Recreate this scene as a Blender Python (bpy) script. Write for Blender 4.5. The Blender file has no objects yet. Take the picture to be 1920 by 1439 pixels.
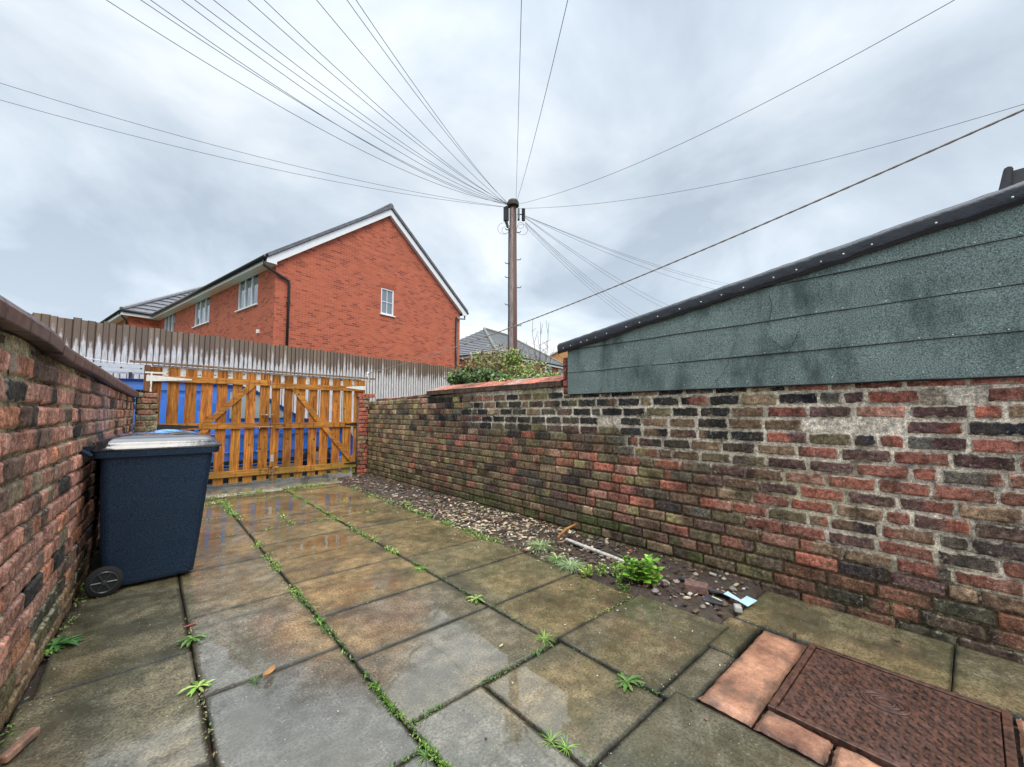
import bpy, math, random
from mathutils import Vector as V, noise as mn
from math import radians as rad, sin, cos, pi
random.seed(7)
S = bpy.context.scene
COL = S.collection

# ------------------------------------------------------------------ camera
H = 1.28; PITCH = rad(4.0); YAW = rad(41.648); F = 765.0
cd = bpy.data.cameras.new('camera'); cam = bpy.data.objects.new('camera', cd); COL.objects.link(cam)
cam.location = (0, 0, H); cam.rotation_euler = (rad(90) + PITCH, 0, -YAW)
cd.sensor_width = 36; cd.lens = F / 1920 * 36; cd.clip_start = 0.05; cd.clip_end = 3000
S.camera = cam
# ------------------------------------------------------------------ world
w = bpy.data.worlds.new('World'); S.world = w; w.use_nodes = True
nt = w.node_tree; nt.nodes.clear()
def wn(t, **k):
    n = nt.nodes.new(t)
    for a, b in k.items(): setattr(n, a, b)
    return n
SUN_EL, SUN_AZ = rad(48), rad(188)
sky = wn('ShaderNodeTexSky', sky_type='NISHITA', sun_disc=False, sun_elevation=SUN_EL, sun_rotation=SUN_AZ)
bgs = wn('ShaderNodeBackground'); bgs.inputs[1].default_value = 0.06; nt.links.new(sky.outputs[0], bgs.inputs[0])
tc = wn('ShaderNodeTexCoord')
sep = wn('ShaderNodeSeparateXYZ'); nt.links.new(tc.outputs['Generated'], sep.inputs[0])
# flatten the view direction on to a cloud layer:  p = (x,y)/(z+.25)
add = wn('ShaderNodeMath', operation='ADD'); add.inputs[1].default_value = 0.30; nt.links.new(sep.outputs[2], add.inputs[0])
mx = wn('ShaderNodeMath', operation='MAXIMUM'); mx.inputs[1].default_value = 0.12; nt.links.new(add.outputs[0], mx.inputs[0])
dx = wn('ShaderNodeMath', operation='DIVIDE'); nt.links.new(sep.outputs[0], dx.inputs[0]); nt.links.new(mx.outputs[0], dx.inputs[1])
dy = wn('ShaderNodeMath', operation='DIVIDE'); nt.links.new(sep.outputs[1], dy.inputs[0]); nt.links.new(mx.outputs[0], dy.inputs[1])
cb = wn('ShaderNodeCombineXYZ'); nt.links.new(dx.outputs[0], cb.inputs[0]); nt.links.new(dy.outputs[0], cb.inputs[1]); cb.inputs[2].default_value = 3.1
no = wn('ShaderNodeTexNoise'); no.inputs['Scale'].default_value = 1.45; no.inputs['Detail'].default_value = 6.0; no.inputs['Roughness'].default_value = 0.54
no.inputs['Distortion'].default_value = 0.35
nt.links.new(cb.outputs[0], no.inputs['Vector'])
rp = wn('ShaderNodeValToRGB'); nt.links.new(no.outputs[0], rp.inputs[0])
e = rp.color_ramp.elements
e[0].position = 0.34; e[0].color = (0.405, 0.475, 0.560, 1)
e[1].position = 0.66; e[1].color = (0.760, 0.815, 0.865, 1)
m = e.new(0.50); m.color = (0.555, 0.630, 0.715, 1)
# brighter near the horizon haze and towards the zenith
hr = wn('ShaderNodeValToRGB'); nt.links.new(sep.outputs[2], hr.inputs[0])
e = hr.color_ramp.elements
e[0].position = 0.0; e[0].color = (1.34, 1.32, 1.29, 1)
e[1].position = 1.0; e[1].color = (6.4, 6.0, 5.6, 1)
q = e.new(0.28); q.color = (1.08, 1.08, 1.07, 1)
q = e.new(0.50); q.color = (0.93, 0.93, 0.93, 1)
q = e.new(0.74); q.color = (1.1, 1.1, 1.1, 1)
mu = wn('ShaderNodeVectorMath', operation='MULTIPLY'); nt.links.new(rp.outputs[0], mu.inputs[0]); nt.links.new(hr.outputs[0], mu.inputs[1])
bgc = wn('ShaderNodeBackground'); bgc.inputs[1].default_value = 0.90; nt.links.new(mu.outputs[0], bgc.inputs[0])
ms = wn('ShaderNodeMixShader'); ms.inputs[0].default_value = 0.93
nt.links.new(bgs.outputs[0], ms.inputs[1]); nt.links.new(bgc.outputs[0], ms.inputs[2])
wo = wn('ShaderNodeOutputWorld'); nt.links.new(ms.outputs[0], wo.inputs[0])
# ------------------------------------------------------------------ sun (overcast: wide and weak)
sl = bpy.data.lights.new('sun', 'SUN'); so = bpy.data.objects.new('sun', sl); COL.objects.link(so)
sl.energy = 1.5; sl.angle = rad(35); sl.color = (1.0, 0.95, 0.88)
az = SUN_AZ
so.rotation_euler = V((-sin(az) * cos(SUN_EL), -cos(az) * cos(SUN_EL), -sin(SUN_EL))).to_track_quat('-Z', 'Y').to_euler()
S.view_settings.view_transform = 'Standard'; S.view_settings.look = 'None'
S.view_settings.exposure = 0.58; S.view_settings.gamma = 1.0; S.view_settings.use_curve_mapping = False

# ------------------------------------------------------------------ measuring helpers (1920 px wide survey of the yard)
def ray(u, v):
    x = (u - 960) / F; y = -(v - 719.5) / F
    r = V((x, cos(PITCH) - y * sin(PITCH), sin(PITCH) + y * cos(PITCH)))
    return V((r.x * cos(YAW) + r.y * sin(YAW), -r.x * sin(YAW) + r.y * cos(YAW), r.z))
C0 = V((0, 0, H))
FW = V((sin(YAW), cos(YAW), 0))
def at_x(u, v, X): r = ray(u, v); return C0 + r * (X / r.x)
def at_y(u, v, Y): r = ray(u, v); return C0 + r * (Y / r.y)
def at_z(u, v, Z=0.0): r = ray(u, v); return C0 + r * ((Z - H) / r.z)
def at_f(u, v, f): r = ray(u, v); return C0 + r * (f / r.dot(FW))
def at_pl(u, v, P, n): r = ray(u, v); return C0 + r * ((P - C0).dot(n) / r.dot(n))

# ------------------------------------------------------------------ mesh helpers
class MB:
    def __init__(s): s.v = []; s.f = []; s.m = []; s.c = []; s.col = (1, 1, 1, 1)
    def vert(s, p, c=None):
        s.v.append((p[0], p[1], p[2])); s.c.append(c if c else s.col); return len(s.v) - 1
    def face(s, idx, m=0): s.f.append(tuple(idx)); s.m.append(m)
    def poly(s, pts, m=0, c=None): s.face([s.vert(p, c) for p in pts], m)
    def box8(s, p, m=0):      # p: 4 bottom (ccw) + 4 top
        i = [s.vert(q) for q in p]
        for f in ((3, 2, 1, 0), (4, 5, 6, 7), (0, 1, 5, 4), (1, 2, 6, 5), (2, 3, 7, 6), (3, 0, 4, 7)):
            s.face([i[k] for k in f], m)
    def obox(s, c, a, b, d, m=0):   # centre + three half vectors
        c = V(c); a = V(a); b = V(b); d = V(d)
        s.box8([c - a - b - d, c + a - b - d, c + a + b - d, c - a + b - d, c - a - b + d, c + a - b + d, c + a + b + d, c - a + b + d], m)
    def box(s, x0, x1, y0, y1, z0, z1, m=0):
        s.box8([(x0, y0, z0), (x1, y0, z0), (x1, y1, z0), (x0, y1, z0), (x0, y0, z1), (x1, y0, z1), (x1, y1, z1), (x0, y1, z1)], m)
    def tube(s, pts, r, n=8, m=0, cap=True):
        pts = [V(p) for p in pts]; rings = []
        up = V((0, 0, 1)); prev = None
        for i, p in enumerate(pts):
            d = (pts[min(i + 1, len(pts) - 1)] - pts[max(i - 1, 0)]).normalized()
            if prev is None:
                a = d.cross(up)
                if a.length < 1e-3: a = d.cross(V((1, 0, 0)))
            else: a = prev - d * prev.dot(d)
            a.normalize(); prev = a; b = d.cross(a)
            rr = r[i] if isinstance(r, (list, tuple)) else r
            rings.append([s.vert(p + (a * cos(2 * pi * k / n) + b * sin(2 * pi * k / n)) * rr) for k in range(n)])
        for i in range(len(rings) - 1):
            for k in range(n):
                s.face([rings[i][k], rings[i][(k + 1) % n], rings[i + 1][(k + 1) % n], rings[i + 1][k]], m)
        if cap: s.face(rings[0][::-1], m); s.face(rings[-1], m)
    def lathe(s, c, ax, prof, n=24, m=0):   # prof: (dist along axis, radius)
        c = V(c); ax = V(ax).normalized(); a = ax.cross(V((0.3, 0.2, 1)));
        a.normalize(); b = ax.cross(a); rings = []
        for h, r in prof:
            rings.append([s.vert(c + ax * h + (a * cos(2 * pi * k / n) + b * sin(2 * pi * k / n)) * r) for k in range(n)])
        for i in range(len(rings) - 1):
            for k in range(n): s.face([rings[i][k], rings[i][(k + 1) % n], rings[i + 1][(k + 1) % n], rings[i + 1][k]], m)
        s.face(rings[0][::-1], m); s.face(rings[-1], m)
    def prism(s, prof, d, m=0):   # profile polygon (3d pts) extruded by d
        d = V(d); n = len(prof)
        a = [s.vert(V(p)) for p in prof]; b = [s.vert(V(p) + d) for p in prof]
        s.face(a[::-1], m); s.face(b, m)
        for k in range(n): s.face([a[k], a[(k + 1) % n], b[(k + 1) % n], b[k]], m)
    def grid(s, fn, nu, nv, m=0):   # fn(i,j) -> (p,c)
        idx = [[s.vert(*fn(i, j)) for j in range(nv + 1)] for i in range(nu + 1)]
        for i in range(nu):
            for j in range(nv): s.face([idx[i][j], idx[i + 1][j], idx[i + 1][j + 1], idx[i][j + 1]], m)
        return idx
    def build(s, name, mats, parent=None, smooth=False, bevel=0, uv=True, fix=False):
        me = bpy.data.meshes.new(name); me.from_pydata(s.v, [], s.f)
        if not isinstance(mats, (list, tuple)): mats = [mats]
        for mm in mats: me.materials.append(mm)
        me.polygons.foreach_set('material_index', s.m)
        ca = me.color_attributes.new('Col', 'FLOAT_COLOR', 'POINT')
        ca.data.foreach_set('color', [x for c in s.c for x in c])
        if smooth: me.polygons.foreach_set('use_smooth', [True] * len(me.polygons))
        me.update()
        if fix:
            import bmesh
            bm = bmesh.new(); bm.from_mesh(me); bmesh.ops.recalc_face_normals(bm, faces=bm.faces[:]); bm.to_mesh(me); bm.free()
        if uv:
            ul = me.uv_layers.new(name='UVMap'); out = [0.0] * (2 * len(me.loops)); vs = me.vertices
            for p in me.polygons:
                n = p.normal
                if abs(n.z) > 0.97: t = V((1, 0, 0)); b = V((0, 1, 0))
                else: t = V((-n.y, n.x, 0)).normalized(); b = n.cross(t)
                for li in p.loop_indices:
                    co = vs[me.loops[li].vertex_index].co
                    out[2 * li] = co.dot(t); out[2 * li + 1] = co.dot(b)
            ul.data.foreach_set('uv', out)
        o = bpy.data.objects.new(name, me); COL.objects.link(o)
        if parent: o.parent = parent
        if bevel:
            b = o.modifiers.new('bevel', 'BEVEL'); b.width = bevel; b.segments = 2; b.limit_method = 'ANGLE'; b.angle_limit = rad(40)
        return o
def tag(o, label, cat, group=None):
    o['label'] = label; o['category'] = cat
    if group: o['group'] = group
    return o
def empty(name, label, cat, group=None):
    o = bpy.data.objects.new(name, None); COL.objects.link(o); o.empty_display_size = 0.1
    return tag(o, label, cat, group)
def kind(o, k): o['kind'] = k; return o
def nz(x, y, z=0.0, s=1.0): return mn.noise(V((x * s, y * s, z * s)))
def sm(a, b, x):
    t = max(0.0, min(1.0, (x - a) / (b - a))); return t * t * (3 - 2 * t)
def lerp(a, b, t): return tuple(p + (q - p) * t for p, q in zip(a, b))

# ------------------------------------------------------------------ materials
class NT:
    def __init__(s, name):
        s.mat = bpy.data.materials.new(name); s.mat.use_nodes = True; s.t = s.mat.node_tree
        s.b = s.t.nodes['Principled BSDF']; s._tc = None
    def n(s, t, **k):
        n = s.t.nodes.new(t)
        for a, b in k.items(): setattr(n, a, b)
        return n
    def put(s, sock, val):
        if hasattr(val, 'is_linked') or hasattr(val, 'links'): s.t.links.new(val, sock)
        elif isinstance(val, (tuple, list)) and len(val) == 3 and sock.type == 'RGBA': sock.default_value = (*val, 1)
        else: sock.default_value = val
    def co(s, which='Object'):
        if not s._tc: s._tc = s.n('ShaderNodeTexCoord')
        return s._tc.outputs[which]
    def noise(s, scale, detail=4, rough=0.55, co=None, dist=0, sc3=None):
        n = s.n('ShaderNodeTexNoise'); n.inputs['Scale'].default_value = scale; n.inputs['Detail'].default_value = detail
        n.inputs['Roughness'].default_value = rough; n.inputs['Distortion'].default_value = dist
        c = co or s.co()
        if sc3:
            mp = s.n('ShaderNodeMapping'); mp.inputs['Scale'].default_value = sc3; s.t.links.new(c, mp.inputs[0]); c = mp.outputs[0]
        s.t.links.new(c, n.inputs['Vector']); return n.outputs[0]
    def vor(s, scale, co=None, feature='F1', out=0):
        n = s.n('ShaderNodeTexVoronoi', feature=feature); n.inputs['Scale'].default_value = scale
        s.t.links.new(co or s.co(), n.inputs['Vector']); return n.outputs[out]
    def ramp(s, fac, *st):
        n = s.n('ShaderNodeValToRGB'); s.t.links.new(fac, n.inputs[0]); e = n.color_ramp.elements
        for i, (p, c) in enumerate(st):
            el = e[i] if i < 2 else e.new(p)
            el.position = p; el.color = (c, c, c, 1) if isinstance(c, (int, float)) else (*c, 1)
        return n.outputs[0]
    def mix(s, fac, a, b, mode='MIX'):
        n = s.n('ShaderNodeMix', data_type='RGBA', blend_type=mode)
        s.put(n.inputs[0], fac); s.put(n.inputs[6], a); s.put(n.inputs[7], b); return n.outputs[2]
    def math(s, op, a, b=0.0, clamp=False):
        n = s.n('ShaderNodeMath', operation=op, use_clamp=clamp); s.put(n.inputs[0], a); s.put(n.inputs[1], b); return n.outputs[0]
    def attr(s, name='Col'):
        n = s.n('ShaderNodeAttribute'); n.attribute_name = name; return n
    def bump(s, h, strength=0.3, dist=0.01, prev=None):
        n = s.n('ShaderNodeBump'); s.put(n.inputs['Strength'], strength); n.inputs['Distance'].default_value = dist
        s.t.links.new(h, n.inputs['Height'])
        if prev: s.t.links.new(prev, n.inputs['Normal'])
        s.t.links.new(n.outputs[0], s.b.inputs['Normal']); return n.outputs[0]
    def set(s, **k):
        for a, b in k.items(): s.put(s.b.inputs[{'col': 'Base Color', 'r': 'Roughness', 'metal': 'Metallic', 'spec': 'Specular IOR Level', 'coat': 'Coat Weight', 'cr': 'Coat Roughness', 'tr': 'Transmission Weight', 'alpha': 'Alpha', 'ior': 'IOR'}[a]], b)
        return s.mat
def plain(name, col, r=0.6, metal=0.0, var=0.25, scale=20, bs=0.15, spec=0.5):
    m = NT(name); n = m.noise(scale, 5)
    c = m.mix(m.ramp(n, (0.3, 0.0), (0.7, 1.0)), tuple(x * (1 - var) for x in col), tuple(min(1, x * (1 + var)) for x in col))
    m.bump(n, bs, 0.004); return m.set(col=c, r=r, metal=metal, spec=spec)

# aged brick: colour comes per vertex, the shader adds pitting, speckle and fine tone
def brick_mat(name, bstr=0.7, smear=0.9):
    m = NT(name); at = m.attr(); a = at.outputs[0]; AL = at.outputs[3]
    n1 = m.noise(38, 6, 0.65); n2 = m.noise(140, 4, 0.7); n3 = m.noise(9, 4)
    c = m.mix(0.85, a, m.ramp(n1, (0.32, (0.30, 0.29, 0.29)), (0.50, (0.95, 0.95, 0.95)), (0.66, (1.7, 1.62, 1.5))), 'MULTIPLY')
    c = m.mix(0.75, c, m.ramp(n2, (0.36, 0.4), (0.64, 1.7)), 'MULTIPLY')
    c = m.mix(m.math('MULTIPLY', m.ramp(m.noise(55, 4, 0.6), (0.60, 0.0), (0.70, 1.0)), 0.45), c, (0.52, 0.47, 0.38))
    soot = m.ramp(m.noise(7, 5, 0.62), (0.50, 1.0), (0.66, 0.42))
    c = m.mix(0.8, c, soot, 'MULTIPLY')
    sme = m.math('ADD', m.noise(24, 5, 0.65), m.math('MULTIPLY', AL, 0.36))
    sme = m.ramp(sme, (0.70, 0.0), (0.80, 1.0))
    hs = m.n('ShaderNodeHueSaturation'); hs.inputs['Saturation'].default_value = 0.93; m.t.links.new(c, hs.inputs['Color']); c = hs.outputs[0]
    c = m.mix(m.math('MULTIPLY', sme, smear), c, m.mix(n2, (0.24, 0.20, 0.15), (0.66, 0.58, 0.46)))
    h = m.math('ADD', m.math('MULTIPLY', n1, 0.9), m.math('MULTIPLY', n2, 0.45))
    h = m.math('ADD', h, m.math('MULTIPLY', sme, 0.25))
    m.bump(h, bstr, 0.008)
    return m.set(col=c, r=m.ramp(n3, (0.35, 0.6), (0.65, 0.85)), spec=0.12)
M_BRICK = brick_mat('aged_brick')
M_MORTAR = brick_mat('old_mortar', 0.8, 0.0)
M_BRICKP = brick_mat('worn_clay', 0.6, 0.0)
M_DARK = plain('dark_void', (0.012, 0.011, 0.010), 0.9)

def uvmat_brick(name, base, dark, mortar, scale=1.0, darkfrac=0.2):
    m = NT(name); uv = m.co('UV')
    b = m.n('ShaderNodeTexBrick'); m.t.links.new(uv, b.inputs['Vector'])
    b.inputs['Scale'].default_value = 1.0; b.inputs['Brick Width'].default_value = 0.225; b.inputs['Row Height'].default_value = 0.075
    b.inputs['Mortar Size'].default_value = 0.006; b.inputs['Mortar Smooth'].default_value = 0.2; b.inputs['Bias'].default_value = 0.0
    b.inputs['Color1'].default_value = (0, 0, 0, 1); b.inputs['Color2'].default_value = (1, 1, 1, 1); b.inputs['Mortar'].default_value = (0.5, 0.5, 0.5, 1)
    big = m.noise(0.8, 3, co=uv); fine = m.noise(30, 3, co=uv)
    c = m.ramp(b.outputs[0], (0.0, dark), (darkfrac, lerp(dark, base, 0.75)), (darkfrac + 0.12, base), (1.0, tuple(min(1, x * 1.25) for x in base)))
    c = m.mix(0.9, c, m.ramp(big, (0.3, 0.93), (0.7, 1.06)), 'MULTIPLY')
    c = m.mix(0.6, c, m.ramp(fine, (0.3, 0.75), (0.7, 1.2)), 'MULTIPLY')
    c = m.mix(b.outputs[1], c, mortar)
    m.bump(m.math('SUBTRACT', 1.0, b.outputs[1]), 0.5, 0.006)
    return m.set(col=c, r=0.85, spec=0.15)
M_HBRICK = uvmat_brick('new_red_brick', (0.42, 0.112, 0.064), (0.26, 0.068, 0.048), (0.50, 0.22, 0.145))
M_HBRICK2 = uvmat_brick('new_red_brick_far', (0.46, 0.12, 0.06), (0.24, 0.06, 0.04), (0.36, 0.20, 0.15))
M_HORANGE = uvmat_brick('orange_brick_far', (0.50, 0.25, 0.09), (0.36, 0.16, 0.07), (0.42, 0.3, 0.2))
def tile_mat(name, c1, c2):
    m = NT(name); uv = m.co('UV')
    n = m.noise(6, 5, co=uv); n2 = m.noise(40, 3, co=uv)
    c = m.mix(m.ramp(n, (0.3, 0), (0.7, 1)), c1, c2); c = m.mix(0.6, c, m.ramp(n2, (0.3, 0.7), (0.7, 1.25)), 'MULTIPLY')
    m.bump(n2, 0.2, 0.004); return m.set(col=c, r=0.38, spec=0.6)
M_TILE = tile_mat('grey_concrete_tile', (0.075, 0.078, 0.09), (0.17, 0.17, 0.185))
M_TILE2 = tile_mat('weathered_grey_tile', (0.15, 0.155, 0.17), (0.24, 0.245, 0.255))
M_TILEG = tile_mat('dull_hip_tile', (0.12, 0.135, 0.10), (0.20, 0.21, 0.16))
M_UPVC = plain('white_upvc', (0.80, 0.82, 0.83), 0.3, var=0.05)
M_GUTTER = plain('black_plastic_pipe', (0.012, 0.013, 0.015), 0.3, var=0.2)
M_GLASS = NT('window_glass')
_n = M_GLASS.noise(1.2, 2, co=M_GLASS.co('UV'))
M_GLASS = M_GLASS.set(col=M_GLASS.mix(_n, (0.10, 0.13, 0.16), (0.25, 0.29, 0.33)), r=0.04, spec=1.0, coat=0.6)
M_BLIND = plain('window_blind', (0.62, 0.66, 0.70), 0.7, var=0.1)
M_RENDER = plain('render', (0.4, 0.38, 0.33), 0.8)

# timber of the fence: vertex R=|x| across board, G=distance below top, B=random
def fence_mat():
    m = NT('feather_edge_board'); a = m.attr().outputs[0]
    sp = m.n('ShaderNodeSeparateColor'); m.t.links.new(a, sp.inputs[0]); X, D, Rn = sp.outputs
    grain = m.noise(7, 6, 0.65, sc3=(14, 14, 0.9)); n2 = m.noise(3, 3)
    # pale weathering reaches up each board to a point
    th = m.math('ADD', m.math('MULTIPLY', Rn, 0.24), m.math('MULTIPLY', m.math('POWER', X, 1.4), 0.36))
    th = m.math('ADD', th, m.math('MULTIPLY', m.math('SUBTRACT', n2, 0.5), 0.6)); th = m.math('ADD', th, 0.15)
    th = m.math('ADD', th, m.math('MULTIPLY', m.math('SUBTRACT', grain, 0.5), 0.75))
    mask = m.ramp(m.math('MULTIPLY', m.math('SUBTRACT', D, th), 6.0), (0.0, 0.0), (0.8, 1.0))
    br = m.mix(grain, (0.09, 0.062, 0.045), (0.44, 0.335, 0.24))
    br = m.mix(m.math('MULTIPLY', Rn, 0.75), br, (0.13, 0.10, 0.08))
    pale = m.mix(m.ramp(grain, (0.3, 0.0), (0.62, 1.0)), (0.30, 0.28, 0.265), (0.78, 0.76, 0.74))
    c = m.mix(mask, br, pale)
    c = m.mix(m.ramp(X, (0.66, 0.0), (0.95, 0.95)), c, (0.055, 0.03, 0.025))  # board edges darkened to paint the shade in the gaps
    kn = m.ramp(m.vor(3.3), (0.03, 1.0), (0.075, 0.0))
    c = m.mix(m.math('MULTIPLY', kn, 0.8), c, (0.05, 0.035, 0.03))
    m.bump(grain, 0.5, 0.004); return m.set(col=c, r=0.9, spec=0.1)
M_FENCE = fence_mat()
def timber(name, c1, c2, sc=(9, 9, 0.7), green=0.0, r=0.6):
    m = NT(name); g = m.noise(6, 6, 0.62, sc3=sc, dist=0.4); n2 = m.noise(2.2, 3); a = m.attr().outputs[0]
    c = m.mix(m.ramp(g, (0.3, 0.0), (0.68, 1.0)), c1, c2)
    c = m.mix(0.75, c, m.ramp(n2, (0.33, 0.55), (0.67, 1.25)), 'MULTIPLY')
    kn = m.ramp(m.vor(5.5), (0.05, 1.0), (0.17, 0.0))
    c = m.mix(m.math('MULTIPLY', kn, 0.7), c, tuple(x * 0.28 for x in c1))
    st = m.ramp(m.noise(5, 4, sc3=(4, 4, 0.35)), (0.54, 0.0), (0.70, 0.75))
    c = m.mix(st, c, tuple(x * 0.35 for x in c1))
    if green:
        sp = m.n('ShaderNodeSeparateXYZ'); m.t.links.new(m.co(), sp.inputs[0])
        k = m.math('ADD', sp.outputs[2], m.math('MULTIPLY', m.math('SUBTRACT', n2, 0.5), 0.35))
        sx = m.ramp(m.math('MULTIPLY', sp.outputs[0], 0.25), (0.35, 0.35), (0.85, 1.0))
        k = m.math('MULTIPLY', m.ramp(k, (0.10, 1.0), (0.34, 0.0)), sx)
        c = m.mix(m.math('MULTIPLY', k, 0.85), c, (0.17, 0.19, 0.045))
    c = m.mix(1.0, c, a, 'MULTIPLY')
    m.bump(g, 0.35, 0.003); return m.set(col=c, r=r, spec=0.2)
M_GATE = timber('orange_stained_timber', (0.17, 0.054, 0.010), (0.64, 0.255, 0.048), green=1.0)
M_RAIL = timber('orange_stained_rail', (0.20, 0.072, 0.016), (0.58, 0.25, 0.05), sc=(0.7, 9, 9), green=1.0)
M_POST = timber('dark_stained_post', (0.10, 0.045, 0.018), (0.26, 0.12, 0.05))
M_BATTEN = timber('brown_batten', (0.13, 0.075, 0.04), (0.36, 0.24, 0.15), sc=(0.7, 9, 9))
M_PEEL = NT('peeling_white_paint'); _g = M_PEEL.noise(22, 5); M_PEEL.bump(_g, 0.4, 0.003)
M_PEEL = M_PEEL.set(col=M_PEEL.mix(M_PEEL.ramp(_g, (0.36, 0.0), (0.44, 1.0)), (0.22, 0.13, 0.07), (0.72, 0.72, 0.68)), r=0.6)
M_WPAINT = plain('white_painted_steel', (0.72, 0.71, 0.66), 0.5, var=0.12)
M_BLACK = plain('black_iron', (0.015, 0.016, 0.018), 0.45, var=0.3)
M_RUSTY = plain('rusty_zinc', (0.33, 0.21, 0.14), 0.5, metal=0.5, var=0.5, scale=60)
M_ROPE = plain('rope', (0.30, 0.265, 0.24), 0.9, var=0.3, scale=150, bs=0.5)
M_WIRE = plain('wire', (0.045, 0.05, 0.06), 0.6, var=0.1)
M_VAN = NT('van_blue_paint').set(col=(0.04, 0.20, 0.72), r=0.25, coat=1.0, cr=0.03)
M_RUBBER = plain('rubber', (0.015, 0.015, 0.016), 0.8)
M_ALU = plain('aluminium', (0.62, 0.63, 0.64), 0.35, metal=0.7, var=0.08)
M_VGLASS = NT('van_glass').set(col=(0.30, 0.36, 0.38), r=0.03, spec=1.0)

def bin_mat():
    m = NT('bin_slate_plastic'); n = m.noise(150, 4, 0.7); n2 = m.noise(3, 3)
    c = m.mix(m.ramp(n, (0.40, 0), (0.60, 1)), (0.002, 0.007, 0.018), (0.016, 0.038, 0.076))
    c = m.mix(0.5, c, m.ramp(n2, (0.3, 0.8), (0.7, 1.2)), 'MULTIPLY')
    m.bump(n, 0.3, 0.001); return m.set(col=c, r=0.5, spec=0.28)
M_BIN = bin_mat()
M_LID = NT('bin_lid_wet_plastic'); _n = M_LID.noise(14, 4); M_LID.bump(_n, 0.12, 0.02)
M_LID = M_LID.set(col=(0.02, 0.022, 0.028), r=M_LID.ramp(_n, (0.3, 0.08), (0.7, 0.24)), spec=0.8, coat=0.6, cr=0.05, ior=1.55)
M_BLUELID = NT('blue_wet_plastic').set(col=(0.02, 0.22, 0.62), r=0.2, coat=0.8)

def paving_mat():
    # vertex colour rgb = slab tone, alpha = wetness (0 damp .. 1 standing water)
    m = NT('wet_concrete_paving'); at = m.attr(); a = at.outputs[0]; W = at.outputs[3]
    n1 = m.noise(90, 5, 0.7); n2 = m.noise(12, 5, 0.6); n3 = m.noise(3.0, 4); n4 = m.noise(300, 2)
    c = m.mix(0.9, a, m.ramp(n1, (0.36, 0.32), (0.64, 1.9)), 'MULTIPLY')
    c = m.mix(0.75, c, m.ramp(n2, (0.36, 0.55), (0.64, 1.45)), 'MULTIPLY')
    c = m.mix(0.6, c, m.ramp(n3, (0.38, (0.40, 0.45, 0.34)), (0.62, (1.42, 1.32, 1.15))), 'MULTIPLY')
    spk = m.ramp(m.vor(42), (0.08, 1.0), (0.15, 0.0))
    spk = m.math('MULTIPLY', spk, m.ramp(m.noise(5, 3), (0.42, 0.0), (0.58, 0.85)))
    c = m.mix(spk, c, (0.62, 0.56, 0.44))
    c = m.mix(W, c, m.mix(0.6, c, (0.10, 0.085, 0.045)))
    wet = m.math('ADD', W, m.math('MULTIPLY', m.math('SUBTRACT', n2, 0.5), 0.55), True)
    wet = m.math('ADD', wet, m.math('MULTIPLY', m.math('SUBTRACT', n1, 0.5), 0.35), True)
    r = m.ramp(wet, (0.0, 0.42), (0.35, 0.16), (0.7, 0.05))
    bs = m.ramp(wet, (0.0, 0.9), (0.45, 0.6), (0.80, 0.08))
    h = m.math('ADD', m.math('MULTIPLY', n1, 0.5), m.math('MULTIPLY', m.noise(45, 3), 0.6))
    m.bump(h, bs, 0.006)
    m.b.inputs['Coat IOR'].default_value = 1.95
    return m.set(col=c, r=r, spec=0.45, ior=1.5, coat=m.ramp(wet, (0.05, 0.0), (0.45, 1.0)), cr=m.ramp(wet, (0.15, 0.22), (0.60, 0.03)))
M_PAVE = paving_mat()
def soil_mat():
    m = NT('wet_soil'); n = m.noise(30, 6, 0.7); n2 = m.noise(4, 4); v = m.vor(45, out=1)
    c = m.mix(m.ramp(n, (0.3, 0), (0.7, 1)), (0.022, 0.014, 0.010), (0.13, 0.085, 0.062))
    c = m.mix(m.ramp(n2, (0.45, 0), (0.65, 0.6)), c, (0.07, 0.055, 0.03))
    c = m.mix(0.5, c, v, 'OVERLAY'); c = m.mix(0.6, c, (0.055, 0.040, 0.030))
    m.bump(n, 1.0, 0.02); return m.set(col=c, r=0.6)
M_SOIL = soil_mat()
def terra_mat():
    m = NT('worn_terracotta'); n = m.noise(25, 6, 0.7); n2 = m.noise(5, 4); n3 = m.noise(120, 3)
    c = m.mix(m.ramp(n2, (0.3, 0), (0.7, 1)), (0.19, 0.09, 0.06), (0.56, 0.30, 0.195))
    c = m.mix(0.8, c, m.ramp(n, (0.3, 0.6), (0.7, 1.3)), 'MULTIPLY'); c = m.mix(0.6, c, m.ramp(n3, (0.3, 0.6), (0.7, 1.3)), 'MULTIPLY')
    c = m.mix(m.ramp(m.noise(7, 5), (0.48, 0), (0.66, 0.8)), c, (0.11, 0.075, 0.055))
    c = m.mix(1.0, c, m.attr().outputs[0], 'MULTIPLY')
    m.bump(n, 0.5, 0.006); return m.set(col=c, r=0.45)
M_TERRA = terra_mat()
M_IRON = NT('rusty_cast_iron'); _n = M_IRON.noise(40, 5); _k = M_IRON.noise(6, 4)
M_IRON.bump(_n, 0.15, 0.002)
M_IRON = M_IRON.set(col=M_IRON.mix(M_IRON.ramp(_n, (0.3, 0), (0.7, 1)), (0.018, 0.011, 0.009), (0.14, 0.065, 0.045)), r=M_IRON.ramp(_k, (0.35, 0.28), (0.65, 0.5)), spec=0.7)
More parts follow.
